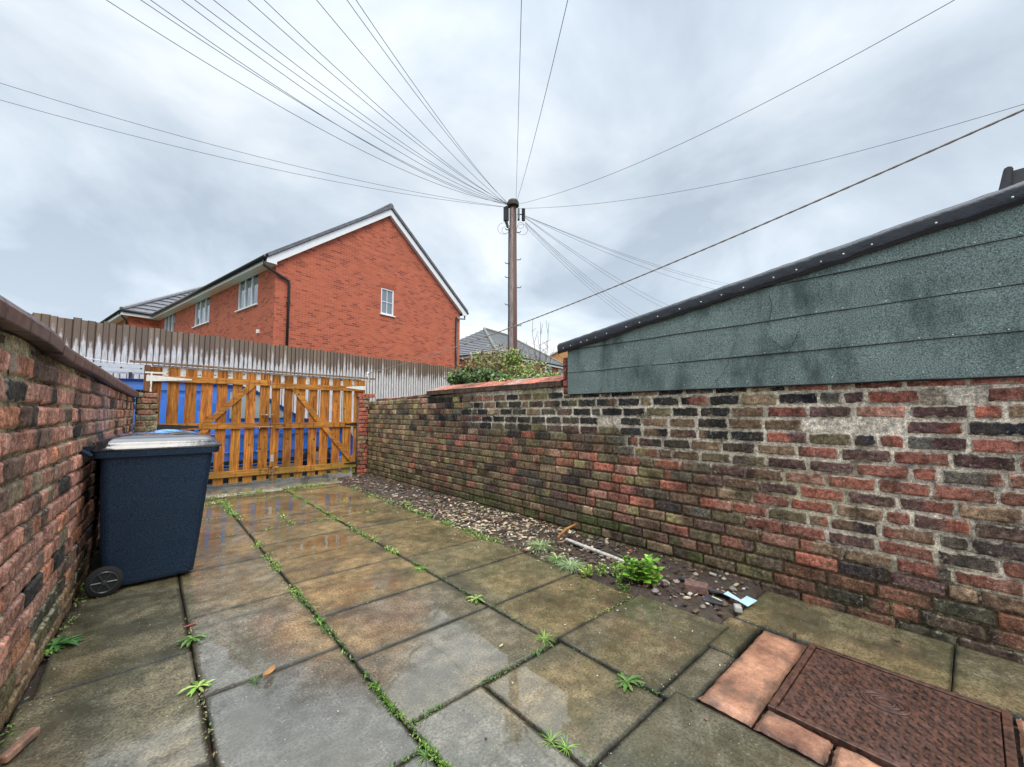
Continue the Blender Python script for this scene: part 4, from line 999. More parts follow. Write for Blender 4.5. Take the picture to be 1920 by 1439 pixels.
# front side window, windscreen
vside('side_window', [(1.50, 1.16), (2.18, 1.17), (1.62, 1.62), (1.15, 1.66), (1.15, 1.16)], M_VGLASS, .004)
mb = MB(); mb.poly([(2.36, VY0 + .28, 1.20), (2.36, VY1 - .28, 1.20), (1.60, VY1 - .36, 1.70), (1.60, VY0 + .36, 1.70)]); mb.build('windscreen', M_VGLASS, van, uv=False)
for x in (-.35, 2.72):
    w = MB(); w.lathe((x, VY0 + .13, .25), (0, -1, 0), [(-.1, .30), (.0, .30), (.02, .28), (.022, .20)], 30); wh = w.build('wheel', M_RUBBER, van, uv=False)
    w = MB(); w.lathe((x, VY0 + .108, .25), (0, -1, 0), [(0, .195), (.012, .19), (.016, .16), (.02, .04), (.03, .035)], 30); w.build('rim', M_ALU, wh, uv=False)
# pressed mouldings, sills and seams
for nm, z, h, m in (('moulding', .86, .012, M_VAN), ('moulding', .52, .012, M_VAN), ('sill', .30, .06, M_BLACK)):
    mb = MB(); mb.box(-.9, 3.3 if nm == 'moulding' else 2.4, VY0 + .135, VY0 + .165, z - h, z + h); mb.build(nm, m, van, bevel=.004, uv=False)
mb = MB(); mb.box(-.60, .70, yside(1.60) - .012, yside(1.60) - .002, 1.645, 1.66); mb.build('window_seal', M_BLACK, van, uv=False)
mb = MB(); mb.lathe((3.40, VY0 + .35, .78), (1, -.3, 0), [(0, .10), (.05, .08), (.07, .02)], 16); mb.build('headlight', M_UPVC, van, uv=False)
lad = empty('ladder', 'pale aluminium ladder lying on the roof of the blue van behind the gate', 'ladder')
la, lb = at_y(172, 683, 9.55), at_y(278, 697, 9.55)
for dzz in (0, .075, ):
    for yy in (0, .38):
        mb = MB(); a = la + V((0, yy, .0 - dzz)); b = lb + V((.9, yy, -dzz)); b.z = a.z - .0; mb.obox(a.lerp(b, .5), (b - a) / 2, (0, .012, 0), (0, 0, .03)); mb.build('stile', M_ALU, lad, uv=False)
for k in range(8):
    mb = MB(); x = la.x + .1 + .25 * k; mb.tube([(x, la.y - .014, la.z - .035), (x, la.y + .39, la.z - .035)], .014, 8); mb.build('rung', M_BLACK, lad, uv=False)
for x in (.15, .9):
    mb = MB(); mb.box(la.x + x + .3, la.x + x + .34, la.y - .1, la.y + .5, 1.80, la.z - .11); mb.build('roof_bar', M_BLACK, lad, uv=False)

# ================================================================== FENCE
Gd = V((sin(YAW + rad(36.8)), cos(YAW + rad(36.8)), 0)); Ld = V((-Gd.y, Gd.x, 0))
F0 = at_f(515, 643, 10.5); F0.z = 0
def on_fence(u, v): return at_pl(u, v, F0, Ld)
zf = at_f(515, 643, 10.5).z
sa = (on_fence(-60, 600) - F0).dot(Gd); sb = (on_fence(905, 700) - F0).dot(Gd)
za_, zb_ = on_fence(20, 582).z, on_fence(850, 690).z; ra, rb = (on_fence(20, 582) - F0).dot(Gd), (on_fence(850, 690) - F0).dot(Gd)
def ftop(s): return za_ + (zb_ - za_) * (s - ra) / (rb - ra)
fence = empty('fence', 'tall weathered close-board timber fence across the far side of the lane', 'fence')
mb = MB(); s = sa; rng = random.Random(77); nb_ = 0
while s < sb:
    wd = 0.098 + .012 * rng.random(); zt = ftop(s) + (rng.random() - .5) * .045; h = rng.random(); tl = (rng.random() - .5) * .012; zb0 = .98
    cols = []
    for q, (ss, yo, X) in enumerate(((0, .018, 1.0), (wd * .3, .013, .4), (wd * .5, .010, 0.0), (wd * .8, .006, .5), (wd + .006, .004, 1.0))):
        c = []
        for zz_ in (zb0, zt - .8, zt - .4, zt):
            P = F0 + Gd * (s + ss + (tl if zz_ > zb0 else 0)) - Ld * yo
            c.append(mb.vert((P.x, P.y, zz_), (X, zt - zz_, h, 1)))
        cols.append(c)
    for a, b in zip(cols, cols[1:]):
        for k in range(3): mb.face([a[k], b[k], b[k + 1], a[k + 1]])
    e = [mb.vert(V(mb.v[cols[0][k]]) + Ld * .02, (1, .5, h, 1)) for k in range(4)]
    for k in range(3): mb.face([e[k], cols[0][k], cols[0][k + 1], e[k + 1]])
    s += wd - .004
mb.build('boards', M_FENCE, fence, uv=False)
mb = MB(); mb.col = (1, .1, .5, 1)
for z in (1.3, 2.0, 2.7):
    a = F0 + Gd * sa + Ld * .03; b = F0 + Gd * sb + Ld * .03; mb.obox(a.lerp(b, .5) + V((0, 0, z)), Gd * (sb - sa) / 2, Ld * .025, (0, 0, .03))
mb.build('arris_rail', M_FENCE, fence, uv=False)
mb = MB(); a = F0 + Gd * sa - Ld * .005; b = F0 + Gd * sb - Ld * .005; mb.obox(a.lerp(b, .5) + V((0, 0, .44)), Gd * (sb - sa) / 2, Ld * .025, (0, 0, .54))
mb.build('gravel_board', M_GRAVELB, fence, uv=False)
# raised ground behind the fence
mb = MB(); a = F0 + Gd * (-60) + Ld * .1; b = F0 + Gd * 120 + Ld * .1
mb.poly([a + V((0, 0, .95)), b + V((0, 0, .95)), b + Ld * 200 + V((0, 0, .95)), a + Ld * 200 + V((0, 0, .95))]); mb.poly([a + V((0, 0, -.09)), b + V((0, 0, -.09)), b + V((0, 0, .95)), a + V((0, 0, .95))])
kind(mb.build('bank', plain('bank_grass', (0.06, 0.08, 0.03), .9)), 'structure')

# ================================================================== HOUSES
HZ = 0.95
def frame_pt(O, g, l, a, b, z): return O + g * a + l * b + V((0, 0, z))
def wall_poly(mb, pts): mb.poly(pts)
def slope(mb, A, B, Cc, D, n, th=.03, m=0):
    """roof plane A-B along the eaves, D-C along the top, laid in n overlapping courses"""
    nrm = (B - A).cross(D - A).normalized()
    if nrm.z < 0: nrm = -nrm
    for k in range(n):
        t0, t1 = k / n, (k + 1) / n
        a, b, c, d = A.lerp(D, t0), B.lerp(Cc, t0), B.lerp(Cc, t1), A.lerp(D, t1)
        a2, b2 = a + nrm * th, b + nrm * th; c2, d2 = c + nrm * .004, d + nrm * .004
        mb.poly([a2, b2, c2, d2], m); mb.poly([a, b, b2, a2], m); mb.poly([a, a2, d2], m); mb.poly([b, c2, b2], m)
def window(parent, P, t, n, w_, h_, lights=3, bars=False, sill=True, nm='window'):
    """P bottom-left of opening seen from outside, t along, n outward"""
    up = V((0, 0, 1)); f = 0.055
    wf = MB(); c = P + t * (w_ / 2) + up * (h_ / 2)
    def bar(a, b, x0, x1, dep=.03, off=.0): wf.obox(P + t * ((a + b) / 2) + up * ((x0 + x1) / 2) + n * off, t * ((b - a) / 2), n * dep, up * ((x1 - x0) / 2))
    bar(0, w_, 0, f); bar(0, w_, h_ - f, h_); bar(0, f, f, h_ - f); bar(w_ - f, w_, f, h_ - f)
    for k in range(1, lights): x = w_ * k / lights; bar(x - .03, x + .03, f, h_ - f)
    if bars:
        bar(w_ / 2 - .011, w_ / 2 + .011, f, h_ - f, .012, .0); bar(f, w_ - f, h_ * .48, h_ * .48 + .022, .0118, .0)
    fr = wf.build('window', M_UPVC, parent, uv=False)
    g = MB(); q = P - n * .012; g.poly([q + t * f + up * f, q + t * (w_ - f) + up * f, q + t * (w_ - f) + up * (h_ - f), q + t * f + up * (h_ - f)]); g.build('pane', M_GLASS, fr)
    if sill: s_ = MB(); s_.obox(P + t * (w_ / 2) - up * .025 + n * .05, t * (w_ / 2 + .06), n * .06, up * .02); s_.build('sill', M_UPVC, fr, uv=False)
    return fr
# ---- main brick house
house = empty('house', 'large new red-brick house with a gable wall and one small window facing the yard', 'house')
K = at_f(518, 485, 13.0); K.z = 0            # near corner
Wg = 8.55; Lh = 15.5; zE = at_f(518, 481, 13.0).z; O = V((K.x, K.y, 0)); UP = V((0, 0, 1))
Pa = at_pl(739, 408, O, Ld); a_ap = Wg / 2 ; zR = Pa.z + .12; slopeh = (zR - zE) / a_ap
mb = MB(); ov = .004
# gable wall (facing -Ld) with window opening
wu0, wu1 = at_pl(714, 588, O, Ld), at_pl(738, 590, O, Ld); wtp = at_pl(716, 539, O, Ld)
wx0, wx1 = (wu0 - O).dot(Gd), (wu1 - O).dot(Gd); wz0, wz1 = wu0.z, wtp.z
def G3(a, z, b=0.0): return O + Gd * a + Ld * b + UP * z
roofz = lambda a: zE + slopeh * (a if a < a_ap else Wg - a)
mb.poly([G3(0, HZ), G3(wx0, HZ), G3(wx0, roofz(wx0)), G3(0, zE)] if wx0 < a_ap else [G3(0, HZ), G3(wx0, HZ), G3(wx0, roofz(wx0)), G3(a_ap, zR), G3(0, zE)])
mb.poly([G3(wx1, HZ), G3(Wg, HZ), G3(Wg, zE), G3(wx1, roofz(wx1))])
mb.poly([G3(wx0, HZ), G3(wx1, HZ), G3(wx1, wz0), G3(wx0, wz0)])
mb.poly([G3(wx0, wz1), G3(wx1, wz1), G3(wx1, roofz(wx1)), G3(wx0, roofz(wx0))])
for (p, q) in (((wx0, wz0), (wx0, wz1)), ((wx1, wz1), (wx1, wz0)), ((wx0, wz1), (wx1, wz1)), ((wx1, wz0), (wx0, wz0))):
    mb.poly([G3(p[0], p[1]), G3(q[0], q[1]), G3(q[0], q[1], .11), G3(p[0], p[1], .11)])
mb.poly([G3(Wg, HZ), G3(Wg, HZ, Lh), G3(Wg, zE, Lh), G3(Wg, zE)])
# eaves wall with three windows
def L3(b, z, a=0.0): return O + Ld * b + Gd * a + UP * z
ww = []
for u0, u1, vt, vb in ((445, 482, 507, 576), (364, 391.5, 550, 606), (307, 327, 583, 618)):
    p0 = at_pl(u1, vb, O, Gd); p1 = at_pl(u0, vb, O, Gd); ww.append(((p0 - O).dot(Ld), (p1 - O).dot(Ld)))
wzb = at_pl(463, 577, O, Gd).z; wzt = zE - .10
b_ = 0.0
for s0, s1 in ww:
    mb.poly([L3(b_, HZ), L3(b_, zE), L3(s0, zE), L3(s0, HZ)]); mb.poly([L3(s0, HZ), L3(s0, wzb), L3(s1, wzb), L3(s1, HZ)]); mb.poly([L3(s0, wzt), L3(s0, zE), L3(s1, zE), L3(s1, wzt)]); b_ = s1
    for q in (s0, s1): mb.poly([L3(q, wzb), L3(q, wzt), L3(q, wzt, .1), L3(q, wzb, .1)])
mb.poly([L3(b_, HZ), L3(b_, zE), L3(Lh, zE), L3(Lh, HZ)])
hw = mb.build('wall', M_HBRICK, house)
mb = MB()   # soldier course over the gable window
for k in range(9): x = wx0 - .05 + (wx1 - wx0 + .1) * k / 9; mb.obox(G3(x + .035, wz1 + .11, -.001), Gd * .033, Ld * .004, UP * .105)
mb.build('lintel', plain('red_soldier_brick', (0.36, 0.085, 0.045), .8), house, uv=False)
window(house, G3(wx0, wz0, .05), Gd, -Ld, wx1 - wx0, wz1 - wz0, 1, True)
for s0, s1 in ww: window(house, L3(s1, wzb, .05), -Ld, -Gd, s1 - s0, wzt - wzb, 3)
# roof
E0 = .34; dz = slopeh * E0; vg = .16
def R3(a, z, b): return O + Gd * a + Ld * b + UP * z
mb = MB(); lift = .16
slope(mb, R3(-E0, zE - dz + lift, -vg), R3(-E0, zE - dz + lift, Lh), R3(a_ap, zR + lift, Lh), R3(a_ap, zR + lift, -vg), 18, .045)
slope(mb, R3(Wg + E0, zE - dz + lift, -vg), R3(Wg + E0, zE - dz + lift, Lh), R3(a_ap, zR + lift, Lh), R3(a_ap, zR + lift, -vg), 18, .045)
# underside
mb.poly([R3(-E0, zE - dz + lift - .03, -vg), R3(a_ap, zR + lift - .03, -vg), R3(a_ap, zR + lift - .03, Lh), R3(-E0, zE - dz + lift - .03, Lh)])
mb.poly([R3(Wg + E0, zE - dz + lift - .03, -vg), R3(a_ap, zR + lift - .03, -vg), R3(a_ap, zR + lift - .03, Lh), R3(Wg + E0, zE - dz + lift - .03, Lh)])
# dry verge units stepped up each rake
for sgn in (0, 1):
    A = R3(-E0 if not sgn else Wg + E0, zE - dz + lift, -vg - .02); B = R3(a_ap, zR + lift, -vg - .02)
    for k in range(18):
        a = A.lerp(B, k / 18); b = A.lerp(B, (k + 1.02) / 18); d = (b - a) / 2; up = d.cross(Ld).normalized(); up = up if up.z > 0 else -up
        mb.obox((a + b) / 2 + up * (.0), d, Ld * .045, up * (.05))
mb.tube([R3(a_ap, zR + lift + .03, -vg - .03), R3(a_ap, zR + lift + .03, Lh)], .12, 10)
mb.build('roof', M_TILE, house)
# white barge boards with box ends and soffit
mb = MB()
for sgn in (0, 1):
    ea = -E0 if not sgn else Wg + E0
    zl, zh = zE - dz + lift - .085, zR + lift - .085
    P_ = [R3(ea, zl, -vg), R3(a_ap, zh, -vg), R3(a_ap, zh - .26, -vg), R3(ea + (.30 if not sgn else -.30), zl + slopeh * .30 - .28, -vg), R3(ea + (.30 if not sgn else -.30), zE - dz - .06, -vg), R3(ea, zE - dz - .06, -vg)]
    mb.prism(P_, Ld * .03)
    mb.poly([R3(ea + (.3 if not sgn else -.3), zl + slopeh * .3 - .26, -vg + .03), R3(a_ap, zh - .24, -vg + .03), R3(a_ap, zh - .24, -.001), R3(ea + (.3 if not sgn else -.3), zl + slopeh * .3 - .26, -.001)])
mb.build('bargeboard', M_UPVC, house, uv=False, fix=True)
mb = MB()
mb.box8([R3(-E0, zE - dz - .06, -vg + .04), R3(-.003, zE - dz - .06, -vg + .04), R3(-.003, zE - dz - .06, Lh), R3(-E0, zE - dz - .06, Lh), R3(-E0, zE - dz + .10, -vg + .04), R3(-.003, zE - dz - .05, -vg + .04), R3(-.003, zE - dz - .05, Lh), R3(-E0, zE - dz + .10, Lh)])
mb.build('soffit', M_UPVC, house, uv=False)
mb = MB(); mb.tube([R3(-E0 - .055, zE - dz + .09, -vg - .02), R3(-E0 - .055, zE - dz + .09, Lh)], .07, 10); mb.tube([R3(Wg + E0 + .055, zE - dz + .09, -vg - .02), R3(Wg + E0 + .055, zE - dz + .09, Lh)], .06, 10)
mb.build('gutter', M_GUTTER, house, smooth=True, uv=False)
mb = MB(); xp = (at_pl(541, 520, O, Ld) - O).dot(Gd)
mb.tube([R3(-E0 - .05, zE - dz + .04, -.06), R3(-E0 - .04, zE - dz - .16, -.07), R3(xp - .03, zE - dz - .48, -.07), R3(xp, zE - dz - .58, -.07), R3(xp, HZ, -.07)], .042, 10)
for z in (3.2, 4.9): mb.obox(R3(xp, z, -.06), Gd * .065, Ld * .03, UP * .02)
mb.build('downpipe', M_GUTTER, house, smooth=True, uv=False)
mb = MB(); mb.tube([R3(Wg + E0 + .05, zE - dz + .04, .05), R3(Wg + E0 + .04, zE - dz - .18, .03), R3(Wg + .0, zE - dz - .24, -.07), R3(Wg - .30, zE - dz - .26, -.07)], .038, 10); mb.build('downpipe_bend', plain('grey_plastic_pipe', (0.28, 0.29, 0.3), .4), house, smooth=True, uv=False)
mb = MB(); mb.tube([R3(Wg - .30, zE - dz - .22, -.07), R3(Wg - .30, HZ, -.07)], .045, 10); mb.build('downpipe', M_GUTTER, house, smooth=True, uv=False)
mb = MB(); pv = at_pl(485, 622, O, Gd); mb.obox(pv - Gd * .03, Gd * .03, Ld * .06, UP * .06); mb.build('wall_vent', M_UPVC, house, uv=False)

# ---- the second house of the row (projects forward, hipped end)
h2 = empty('house', 'red-brick house with a hipped grey roof at the far left end of the row', 'house')
bq = Lh - 2.4; O2 = O + Ld * (13.4) - Gd * 1.15
def Q(a, b, z): return O2 + Gd * a + Ld * b + UP * z
W2, L2 = 8.0, 14
mb = MB(); mb.poly([Q(0, 0, HZ), Q(1.15, 0, HZ), Q(1.15, 0, zE), Q(0, 0, zE)]); mb.poly([Q(0, L2, HZ), Q(0, 0, HZ), Q(0, 0, zE), Q(0, L2, zE)]); mb.build('wall', M_HBRICK2, h2)
mb = MB(); hz2 = zE - dz + lift; top = hz2 + 2.9
e_ = .36; ap0, ap1 = Q(W2 / 2, 3.6, top), Q(W2 / 2, L2, top)
slope(mb, Q(-e_, -e_, hz2), Q(W2 + e_, -e_, hz2), ap0, ap0, 11, .05); slope(mb, Q(-e_, -e_, hz2), Q(-e_, L2, hz2), ap1, ap0, 11, .05)
mb.build('roof', M_TILE, h2)
mb = MB(); mb.tube([Q(-e_, -e_, hz2 + .05), ap0 + UP * .05], .11, 8); mb.tube([ap0 + UP * .05, ap1 + UP * .05], .11, 8); mb.build('hip_tiles', M_TILE2, h2)
mb = MB(); mb.obox(Q((W2) / 2, -e_ + .02, hz2 - .14), Gd * (W2 / 2 + e_), Ld * .02, UP * .09); mb.obox(Q(-e_ + .02, L2 / 2, hz2 - .14), Ld * (L2 / 2 + e_ - .02), Gd * .02, UP * .09)
mb.poly([Q(-e_, -e_, hz2 - .2), Q(3, -e_, hz2 - .2), Q(3, 0, hz2 - .2), Q(-e_, 0, hz2 - .2)]); mb.poly([Q(-e_, 0, hz2 - .2), Q(0, 0, hz2 - .2), Q(0, L2, hz2 - .2), Q(-e_, L2, hz2 - .2)])
mb.build('fascia', M_UPVC, h2, uv=False)
mb = MB(); mb.tube([Q(-e_, -e_ - .05, hz2 - .04), Q(3, -e_ - .05, hz2 - .04)], .06, 8); mb.tube([Q(-e_ - .05, -e_, hz2 - .04), Q(-e_ - .05, L2, hz2 - .04)], .06, 8)
mb.tube([Q(-e_ - .05, .0, hz2 - .08), Q(-.08, .1, hz2 - .45), Q(-.08, .1, HZ)], .045, 8); mb.build('gutter', M_GUTTER, h2, smooth=True, uv=False)
window(h2, Q(-.03, 3.2, 4.0), -Ld, -Gd, 1.4, 1.2, 2)

# ---- hipped house beyond the telegraph pole
h3 = empty('house', 'distant red-brick house with a pale grey hipped roof behind the telegraph pole', 'house')
aa = YAW + rad(33); g3 = V((sin(aa), cos(aa), 0)); l3 = V((-g3.y, g3.x, 0))
Cn = at_f(932, 661, 30); ze3 = Cn.z; O3 = V((Cn.x, Cn.y, 0))
def T(a, b, z): return O3 + g3 * a + l3 * b + UP * z
# a runs away to the right, b runs away to the left
WB = 9.0; LA = (at_pl(1066, 700, O3, l3) - O3).dot(g3)
mb = MB(); mb.poly([T(0.3, .3, HZ), T(LA - .3, .3, HZ), T(LA - .3, .3, ze3), T(.3, .3, ze3)]); mb.poly([T(.3, .3, HZ), T(.3, WB, HZ), T(.3, WB, ze3), T(.3, .3, ze3)][::-1]); mb.build('wall', M_HBRICK2, h3)
hp = at_pl(908, 618, T(0, WB / 2, 0), l3); ha = (hp - O3).dot(g3); hzt = hp.z; h3b = LA - max(3.0, ha)
ha = max(2.5, ha)
p0, p1 = T(ha, WB / 2, hzt), T(h3b, WB / 2, hzt)
mb = MB(); slope(mb, T(0, 0, ze3), T(LA, 0, ze3), p1, p0, 15, .05); slope(mb, T(0, 0, ze3), T(0, WB, ze3), p0, p0, 15, .06); slope(mb, T(LA, 0, ze3), T(LA, WB, ze3), p1, p1, 12, .05)
mb.poly([T(0, WB, ze3), T(LA, WB, ze3), p1, p0]); mb.build('roof', M_TILE2, h3)
mb = MB(); mb.tube([T(0, 0, ze3 + .05), p0 + UP * .06], .13, 8); mb.tube([p0 + UP * .06, p1 + UP * .06], .13, 8); mb.tube([T(LA, 0, ze3 + .05), p1 + UP * .06], .12, 8); mb.build('hip_tiles', M_TILEG, h3)
mb = MB(); mb.obox(T(LA / 2, 0, ze3 - .12), g3 * LA / 2, l3 * .03, UP * .11); mb.obox(T(0, WB / 2, ze3 - .12), l3 * WB / 2, g3 * .03, UP * .11); mb.build('fascia', M_UPVC, h3, uv=False)
mb = MB(); mb.tube([T(0, -.08, ze3 - .02), T(LA, -.08, ze3 - .02)], .07, 6); mb.tube([T(-.08, 0, ze3 - .02), T(-.08, WB, ze3 - .02)], .07, 6); mb.build('gutter', M_GUTTER, h3, uv=False)
for u0, u1, vt, vb in ((984, 993, 671, 690), (1022, 1032, 683, 706), (1047, 1058, 688, 710)):
    q0 = at_pl(u0, vb, T(0, .3, 0), l3); q1 = at_pl(u1, vb, T(0, .3, 0), l3); q2 = at_pl(u0, vt, T(0, .3, 0), l3)
    window(h3, q0 - l3 * .03, g3, -l3, (q1 - q0).length, q2.z - q0.z, 2 if u0 > 1000 else 1)
# ---- sandy gable further off
h4 = empty('house', 'far orange-brick gable with a white verge peeping over the hipped roof beside the shed', 'house')
Pg = at_f(1052, 700, 42); gz = at_f(1052, 640, 42).z; ez = at_f(1035, 668, 42).z; rt = V((FW.y, -FW.x, 0))
mb = MB(); c = V((Pg.x + 1.0, Pg.y - .8, 0)); hwid = 2.6
mb.poly([c - rt * hwid + UP * HZ, c + rt * hwid + UP * HZ, c + rt * hwid + UP * ez, c + UP * gz, c - rt * hwid + UP * ez]); mb.build('wall', M_HORANGE, h4)
mb = MB(); dp = FW * 6
for s in (-1, 1):
    mb.poly([c + rt * s * (hwid + .3) + UP * (ez - .15) - FW * .2, c + UP * (gz + .1) - FW * .2, c + UP * (gz + .1) + dp, c + rt * s * (hwid + .3) + UP * (ez - .15) + dp])
mb.build('roof', M_TILE2, h4)
mb = MB()
for s in (-1, 1): mb.obox(c + rt * s * hwid / 2 + UP * (gz + ez) / 2 - FW * .25, (rt * s * hwid + UP * (ez - gz)) / 2 * 1.05, FW * .02, UP * .12)
mb.build('bargeboard', M_UPVC, h4, uv=False)

# ================================================================== TELEGRAPH POLE
pole = empty('telegraph_pole', 'tall brown timber telegraph pole standing beyond the wall, fanning out wires', 'telegraph pole')
PF = 11.5; Pt = at_f(962, 385, PF); Pb = at_f(961, 700, PF); PX, PY = Pt.x, Pt.y; RT = V((FW.y, -FW.x, 0))
ztop = Pt.z
mb = MB(); mb.tube([(PX, PY, -.1), (PX, PY, 3.0), (PX, PY, ztop)], [.130, .118, .098], 16); mb.build('shaft', M_POLE, pole, smooth=True, uv=False)
mb = MB()   # paler strip up the left side, painting the pole's lit face
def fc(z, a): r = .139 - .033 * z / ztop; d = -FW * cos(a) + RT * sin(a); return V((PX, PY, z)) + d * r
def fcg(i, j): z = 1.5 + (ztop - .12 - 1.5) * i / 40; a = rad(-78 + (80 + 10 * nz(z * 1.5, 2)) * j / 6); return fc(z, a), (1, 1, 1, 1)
mb.grid(fcg, 40, 6); mb.build('lit_face', M_POLEC, pole, smooth=True, uv=False)
mb = MB(); mb.lathe((PX, PY, ztop - .03), (0, 0, 1), [(0, .175), (.10, .17), (.16, .14), (.18, .05)], 18); mb.build('cap', plain('mossy_cap', (0.05, 0.05, 0.03), .8, var=.5), pole, uv=False)
base = V((PX, PY, 0))
mb = MB(); q = base - RT * .20 - FW * .08; mb.box8([q + V(p) for p in [(-.055, -.06, ztop - .52), (.055, -.06, ztop - .52), (.055, .06, ztop - .52), (-.055, .06, ztop - .52), (-.055, -.06, ztop - .10), (.055, -.06, ztop - .10), (.055, .06, ztop - .10), (-.055, .06, ztop - .10)]])
mb.tube([q + UP * (ztop - .52), q + RT * .05 + UP * (ztop - .72)], [.05, .03], 8); mb.build('junction_box', M_BLACK, pole, bevel=.006, uv=False)
mb = MB(); q = base + RT * .30 - FW * .05
mb.lathe(q + UP * (ztop - .50), (0, 0, 1), [(0, .03)] + [(h, r) for k in range(6) for h, r in ((.01 + k * .062, .052), (.045 + k * .062, .052), (.06 + k * .062, .032))], 10)
mb.obox(base + RT * .22 + UP * (ztop - .28), RT * .10, FW * .012, UP * .012); mb.build('insulator', M_BLACK, pole, uv=False)
mb = MB(); mb.box8([base + RT * a - FW * b + UP * z for a, b, z in ((.13, .1, ztop - .45), (.19, .1, ztop - .45), (.19, -.05, ztop - .45), (.13, -.05, ztop - .45), (.13, .1, ztop - .14), (.19, .1, ztop - .14), (.19, -.05, ztop - .14), (.13, -.05, ztop - .14))]); mb.build('terminal_block', plain('green_grey_plastic', (0.12, 0.17, 0.15), .5), pole, uv=False)
for k, (s, v) in enumerate(((-1, 433), (1, 438), (1, 489), (-1, 496), (-1, 522), (1, 541), (-1, 573), (1, 612))):
    z = at_f(960, v, PF).z; r = .16 - .035 * z / ztop
    mb = MB(); p = base + UP * z; mb.tube([p + RT * s * r * .8 - FW * .06, p + RT * s * (r + .07) - FW * .06, p + RT * s * (r + .095) - FW * .06 + UP * .04], .012, 6); mb.build('step', M_BLACK, pole, uv=False)
mb = MB()
pts = [fc(z, rad(-80 + 16 * nz(z * 1.1, 5))) - RT * .015 for z in [1.5 + (ztop - 2.2) * k / 30 for k in range(31)]]; mb.tube(pts, .017, 6)
for cx, cz, r in ((-.27, ztop - .75, .17), (-.22, ztop - .80, .10), (.26, ztop - .78, .16), (.22, ztop - .66, .09)):
    mb.tube([base + RT * (cx + r * cos(2 * pi * k / 20)) + UP * (cz + r * sin(2 * pi * k / 20)) - FW * .1 for k in range(21)], .0045, 4, 0, False)
mb.build('cable_loop', M_WIRE, pole, uv=False)

# ================================================================== WIRES AND ROPES
def sagline(a, b, sag, n=40): return [a.lerp(b, k / n) - UP * (sag * 4 * (k / n) * (1 - k / n)) for k in range(n + 1)]
def wire(label, a, b, sag, r=.0042, grp='telephone wires from the pole'):
    mb = MB(); mb.tube(sagline(a, b, sag), r, 5); return tag(mb.build('overhead_wire', M_WIRE, uv=False), label, 'wire', grp)
top = base + UP * (ztop - .02)
fan = [(222, 0, .45, 'overhead wire fanning left, lowest of the fan crossing the top edge'),
       (281, 0, .35, 'overhead wire fanning left, second lowest of the fan crossing the top edge'),
       (301, 0, .40, 'darker overhead wire in the left fan, third up from its lowest'),
       (356, 0, .35, 'overhead wire in the left fan, fourth up from its lowest'),
       (376, 0, .25, 'overhead wire in the left fan, fifth up, close beside the fourth'),
       (411, 0, .25, 'overhead wire alone in the middle of the left fan'),
       (474, 0, .25, 'overhead wire of the left fan, lower of the pair right of the middle one'),
       (504, 0, .25, 'overhead wire of the left fan, upper of the pair right of the middle one'),
       (600, 0, .22, 'single overhead wire between the left fan and the close pair over the gable'),
       (655, 0, .18, 'left wire of the close pair leaving the top edge above the house ridge'),
       (672, 0, .18, 'right wire of the close pair leaving the top edge above the house ridge'),
       (977, 0, .10, 'overhead wire rising almost straight up from the pole'),
       (1063, 0, .15, 'overhead wire leaning slightly right as it rises from the pole'),
       (1770, 0, .35, 'overhead wire running from the pole to the top right corner')]
for i, (u, v, sag, lab) in enumerate(fan):
    # carry on past the frame to a house eave about 6 m up behind the camera
    up_, vp_ = 962 + (u - 962) * 1.16, 388 + (v - 388) * 1.16
    r = ray(up_, vp_); end = C0 + r * ((5.9 - H) / r.z)
    wire(lab, top + RT * (-.12 if u < 900 else .08) - UP * (.02 * (i % 3)) - FW * .1, end, sag)
for (u, v, sag, lab) in ((0, 147, .30, 'upper of two overhead wires sweeping from the pole to the left edge'), (0, 178, .32, 'lower of two overhead wires sweeping from the pole to the left edge')):
    up_, vp_ = 962 + (u - 962) * 1.15, 392 + (v - 392) * 1.15; end = at_f(up_, vp_, 6.6); wire(lab, top - RT * .15 - UP * .05, end, sag)
end = at_f(2060, 152, 5.2); wire('overhead wire curving from the pole to the right edge above the rope', top + RT * .2 - UP * .08, end, .42)
lr = [(1412, 525, 'topmost faint wire from the pole to behind the shed roof'), (1404, 529, 'faint wire just under the topmost one running behind the shed roof'), (1383, 537, 'third faint wire running from the pole behind the shed roof'),
      (1272, 575, 'upper wire of the middle pair dropping behind the shed roof'), (1263, 580, 'lower wire of the middle pair dropping behind the shed roof'),
      (1216, 595, 'right-hand wire of the steep group dropping behind the shed roof'), (1207, 597, 'second wire of the steep group dropping behind the shed roof'), (1200, 600, 'third wire of the steep group dropping behind the shed roof'), (1194, 602, 'left-hand wire of the steep group dropping behind the shed roof')]
for i, (u, v, lab) in enumerate(lr):
    s0 = at_f(985, 405 + (0, 0, 1, 3, 4, 12, 13, 15, 20)[i], PF); end = at_f(985 + (u - 985) * 1.25, 405 + (v - 405) * 1.16, 26); wire(lab, s0, end, 0.75 if i < 3 else .55, .0045)
rp0 = at_y(690, 700, YG - .05); rp1 = at_f(2010, 166, 1.9)
mb = MB(); rng = random.Random(3); L_ = sagline(rp0, rp1, .155, 420); mb.tube(L_, [.0062 + .0012 * sin(k * 1.7) for k in range(len(L_))], 6)
tag(mb.build('washing_line', M_ROPE, smooth=True, uv=False), 'pale rope washing line stretched from the gate post up over the shed', 'washing line')
mb = MB(); mb.tube([rp0, rp0 + V((-.03, -.02, -.05)), rp0 + V((.01, -.03, -.12)), rp0 + V((.02, -.02, -.2))], .008, 6); mb.lathe(rp0 - UP * .03, (0, 0, 1), [(0, .02), (.02, .03), (.05, .02)], 8)
tag(mb.build('rope_knot', M_UPVC, smooth=True, uv=False), 'white knotted cord tied at the top right of the gate', 'knot')
